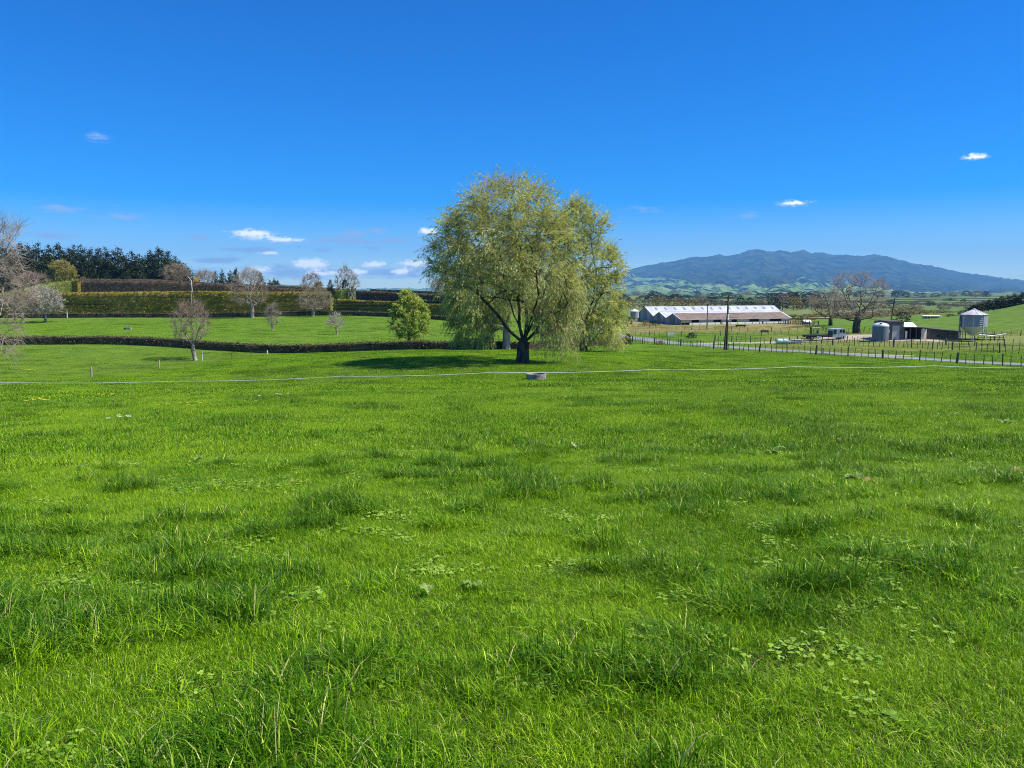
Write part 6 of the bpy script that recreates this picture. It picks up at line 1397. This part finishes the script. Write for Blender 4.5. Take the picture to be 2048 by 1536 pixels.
def polydist(x, y, path):
    P = np.array(path); best = np.full(len(x), 1e9)
    for a, b in zip(P[:-1], P[1:]):
        d = b - a; t = np.clip(((x - a[0]) * d[0] + (y - a[1]) * d[1]) / (d @ d), 0, 1)
        best = np.minimum(best, np.hypot(x - a[0] - t * d[0], y - a[1] - t * d[1]))
    return best
def build_grass():
    rng = np.random.default_rng(77); PX, PY, VR, SC, LU, DR, RT = [], [], [], [], [], [], []
    def zone(r0, r1, sp, vars_, tall, half=43):
        m = r1; gx = np.arange(-m, m, sp); gy = np.arange(-1.0, m, sp)
        X, Y = np.meshgrid(gx, gy); X = X.ravel() + rng.uniform(-.5, .5, X.size) * sp; Y = Y.ravel() + rng.uniform(-.5, .5, Y.size) * sp
        r = np.hypot(X, Y); az = np.degrees(np.arctan2(X, Y)); rj = r * (1 + rng.normal(size=r.size) * 0.03)
        k = (rj >= r0) & (rj < r1) & (np.abs(az) < half)
        if r0 < 2: k = (r < r1) & ((np.abs(az) < half + 6) | (r < 2.0)) & (Y > -0.9)
        X, Y = X[k], Y[k]; pxl = 1024 + F * X / np.maximum(Y, 0.5) / COSP
        if r1 > 60:
            k = (polydist(X, Y, ROAD) > 3.0) & (polydist(X, Y, [W(1385, 150), W(1450, 155), W(1560, 156.5), W(1660, 158), W(1780, 155), W(1900, 146)]) > 3.2) & (polydist(X, Y, [W(1640, 163), W(1700, 162), W(1790, 158), W(1860, 150)]) > 7.2)
            k &= ~((pxl > 1720) & (Y > 140) & (Y < 168))
            X, Y, pxl = X[k], Y[k], pxl[k]
        n = len(X)
        ks = 1.0 if r1 < 13 else (1.4 if r1 < 40 else (3.2 if r1 < 130 else 6)); l1 = fbm(X / 0.9 / ks, Y / 0.9 / ks, 3, 91); l2 = fbm(X / 3.5 / ks, Y / 3.5 / ks, 3, 92); l3 = fbm(X / 0.38 / ks, Y / 0.38 / ks, 2, 93)
        lush = np.maximum(0.75 * sstep(0.54, 0.70, l1 * 0.65 + l2 * 0.35), sstep(0.58, 0.72, l3 * 0.6 + l1 * 0.4)) * 0.9; pit = sstep(0.60, 0.74, fbm(X / 0.36 / ks, Y / 0.36 / ks, 2, 97))
        light = sstep(0.56, 0.70, fbm(X / 2.6, Y / 2.6, 3, 94))
        sc = np.maximum(0.55, (0.62 + 0.55 * l1 + 0.8 * (l3 - 0.5)) * (1 + 0.35 * lush) * (1 - 0.15 * light) * (1 - 0.75 * pit))
        v = rng.integers(vars_[0], vars_[1], n)
        if tall is not None:
            kk = (rng.random(n) < 0.05 + 0.45 * lush); v = np.where(kk, rng.integers(tall[0], tall[1], n), v)
        if r1 < 40:
            cl = sstep(0.60, 0.74, fbm(X / 0.55 + 9, Y / 0.55, 2, 98)) * (0.35 + 0.65 * (X < -0.12 * Y)); kk = rng.random(n) < 0.012 + cl * (0.17 if r1 < 13 else 0.0); v = np.where(kk, rng.integers(19, 22, n), v); sc = np.where(kk, rng.uniform(.5, .9, n), sc)
        short = np.where(Y > 118, 0.6, 1.0) * np.where((pxl < 640) & (Y > 75 + (pxl - 172) * 0.11) & (Y < 130), 0.7, 1.0)
        dry = np.clip(sstep(1235, 1262, pxl) * (1 - sstep(1590, 1650, pxl)) * sstep(192, 206, Y) * 0.95 + 0.45 * sstep(1450, 1560, pxl) * sstep(108, 122, Y) * (1 - sstep(175, 200, Y)), 0, 1)
        dry = dry + 0.22 * ((pxl < 640) & (Y > 75 + (pxl - 172) * 0.11) & (Y < 130)) * (0.4 + 0.6 * l2)
        PX.append(X); PY.append(Y); VR.append(v); SC.append(sc * short); LU.append(np.clip(lush - 0.5 * light, 0, 1)); DR.append(dry)
        RT.append(2.4 + (fbm(X / 2.2, Y / 2.2, 2, 95) - 0.5) * 5.0 + rng.normal(size=n) * 0.7)
    zone(1.0, 12.5, 0.11, (0, 5), (5, 8))
    zone(12.5, 36, 0.28, (8, 12), (5, 8))
    zone(36, 126, 0.80, (12, 16), None)
    zone(126, 232, 1.9, (16, 19), None)
    X, Y, v, s, lu, dr, rt = map(np.concatenate, (PX, PY, VR, SC, LU, DR, RT))
    n = len(X); Z = gz(X, Y)
    me = bpy.data.meshes.new('grass'); me.vertices.add(n); me.vertices.foreach_set('co', np.stack([X, Y, Z], 1).astype(np.float32).ravel()); me.update()
    def A(nm, typ, data, field):
        a = me.attributes.new(nm, typ, 'POINT'); a.data.foreach_set(field, np.ascontiguousarray(data).ravel())
    A('variant', 'INT', v.astype(np.int32), 'value'); A('lush', 'FLOAT', lu.astype(np.float32), 'value'); A('dry', 'FLOAT', dr.astype(np.float32), 'value')
    A('scl', 'FLOAT_VECTOR', np.stack([np.clip(s, .8, 1.25), np.clip(s, .8, 1.25), s], 1).astype(np.float32), 'vector')
    A('rot', 'FLOAT_VECTOR', np.stack([np.zeros(n), np.zeros(n), rt], 1).astype(np.float32), 'vector')
    o = link('grass', me); tag(o, 'lush green pasture grass covering the paddocks', 'grass', kind='stuff')
    scatter(o, tuft_col)
def scatter(o, coll):
    ng = bpy.data.node_groups.new(o.name + '_scatter', 'GeometryNodeTree')
    ng.interface.new_socket('Geometry', in_out='INPUT', socket_type='NodeSocketGeometry'); ng.interface.new_socket('Geometry', in_out='OUTPUT', socket_type='NodeSocketGeometry')
    N, L = ng.nodes, ng.links
    gi = N.new('NodeGroupInput'); go = N.new('NodeGroupOutput'); ip = N.new('GeometryNodeInstanceOnPoints'); ci = N.new('GeometryNodeCollectionInfo')
    ci.inputs['Collection'].default_value = coll; ci.inputs['Separate Children'].default_value = True; ci.inputs['Reset Children'].default_value = True
    def attr(nm, typ):
        a = N.new('GeometryNodeInputNamedAttribute'); a.data_type = typ; a.inputs['Name'].default_value = nm; return a.outputs['Attribute']
    L.new(gi.outputs[0], ip.inputs['Points']); L.new(ci.outputs[0], ip.inputs['Instance']); ip.inputs['Pick Instance'].default_value = True
    L.new(attr('variant', 'INT'), ip.inputs['Instance Index']); L.new(attr('rot', 'FLOAT_VECTOR'), ip.inputs['Rotation']); L.new(attr('scl', 'FLOAT_VECTOR'), ip.inputs['Scale'])
    L.new(ip.outputs[0], go.inputs[0])
    md = o.modifiers.new('scatter', 'NODES'); md.node_group = ng
build_grass()

# ------------------------------------------------------------------ haze
def build_haze():
    m = bpy.data.materials.new('haze_air'); m.use_nodes = True; nt = m.node_tree; nt.nodes.clear()
    out = nt.nodes.new('ShaderNodeOutputMaterial'); v = nt.nodes.new('ShaderNodeVolumePrincipled')
    v.inputs['Density'].default_value = HAZE_DENSITY; v.inputs['Color'].default_value = HAZE_COLOR; v.inputs['Anisotropy'].default_value = 0.0
    nt.links.new(v.outputs[0], out.inputs['Volume'])
    g = G().box((0, 0, 420), (38000, 32000, 900))
    o = link('haze', g.mesh('haze', m)); tag(o, 'thin blue haze in the air over the whole plain', 'haze', kind='stuff')
HAZE_DENSITY = 7e-5; HAZE_COLOR = (0.22,0.58,1.0,1)
build_haze()
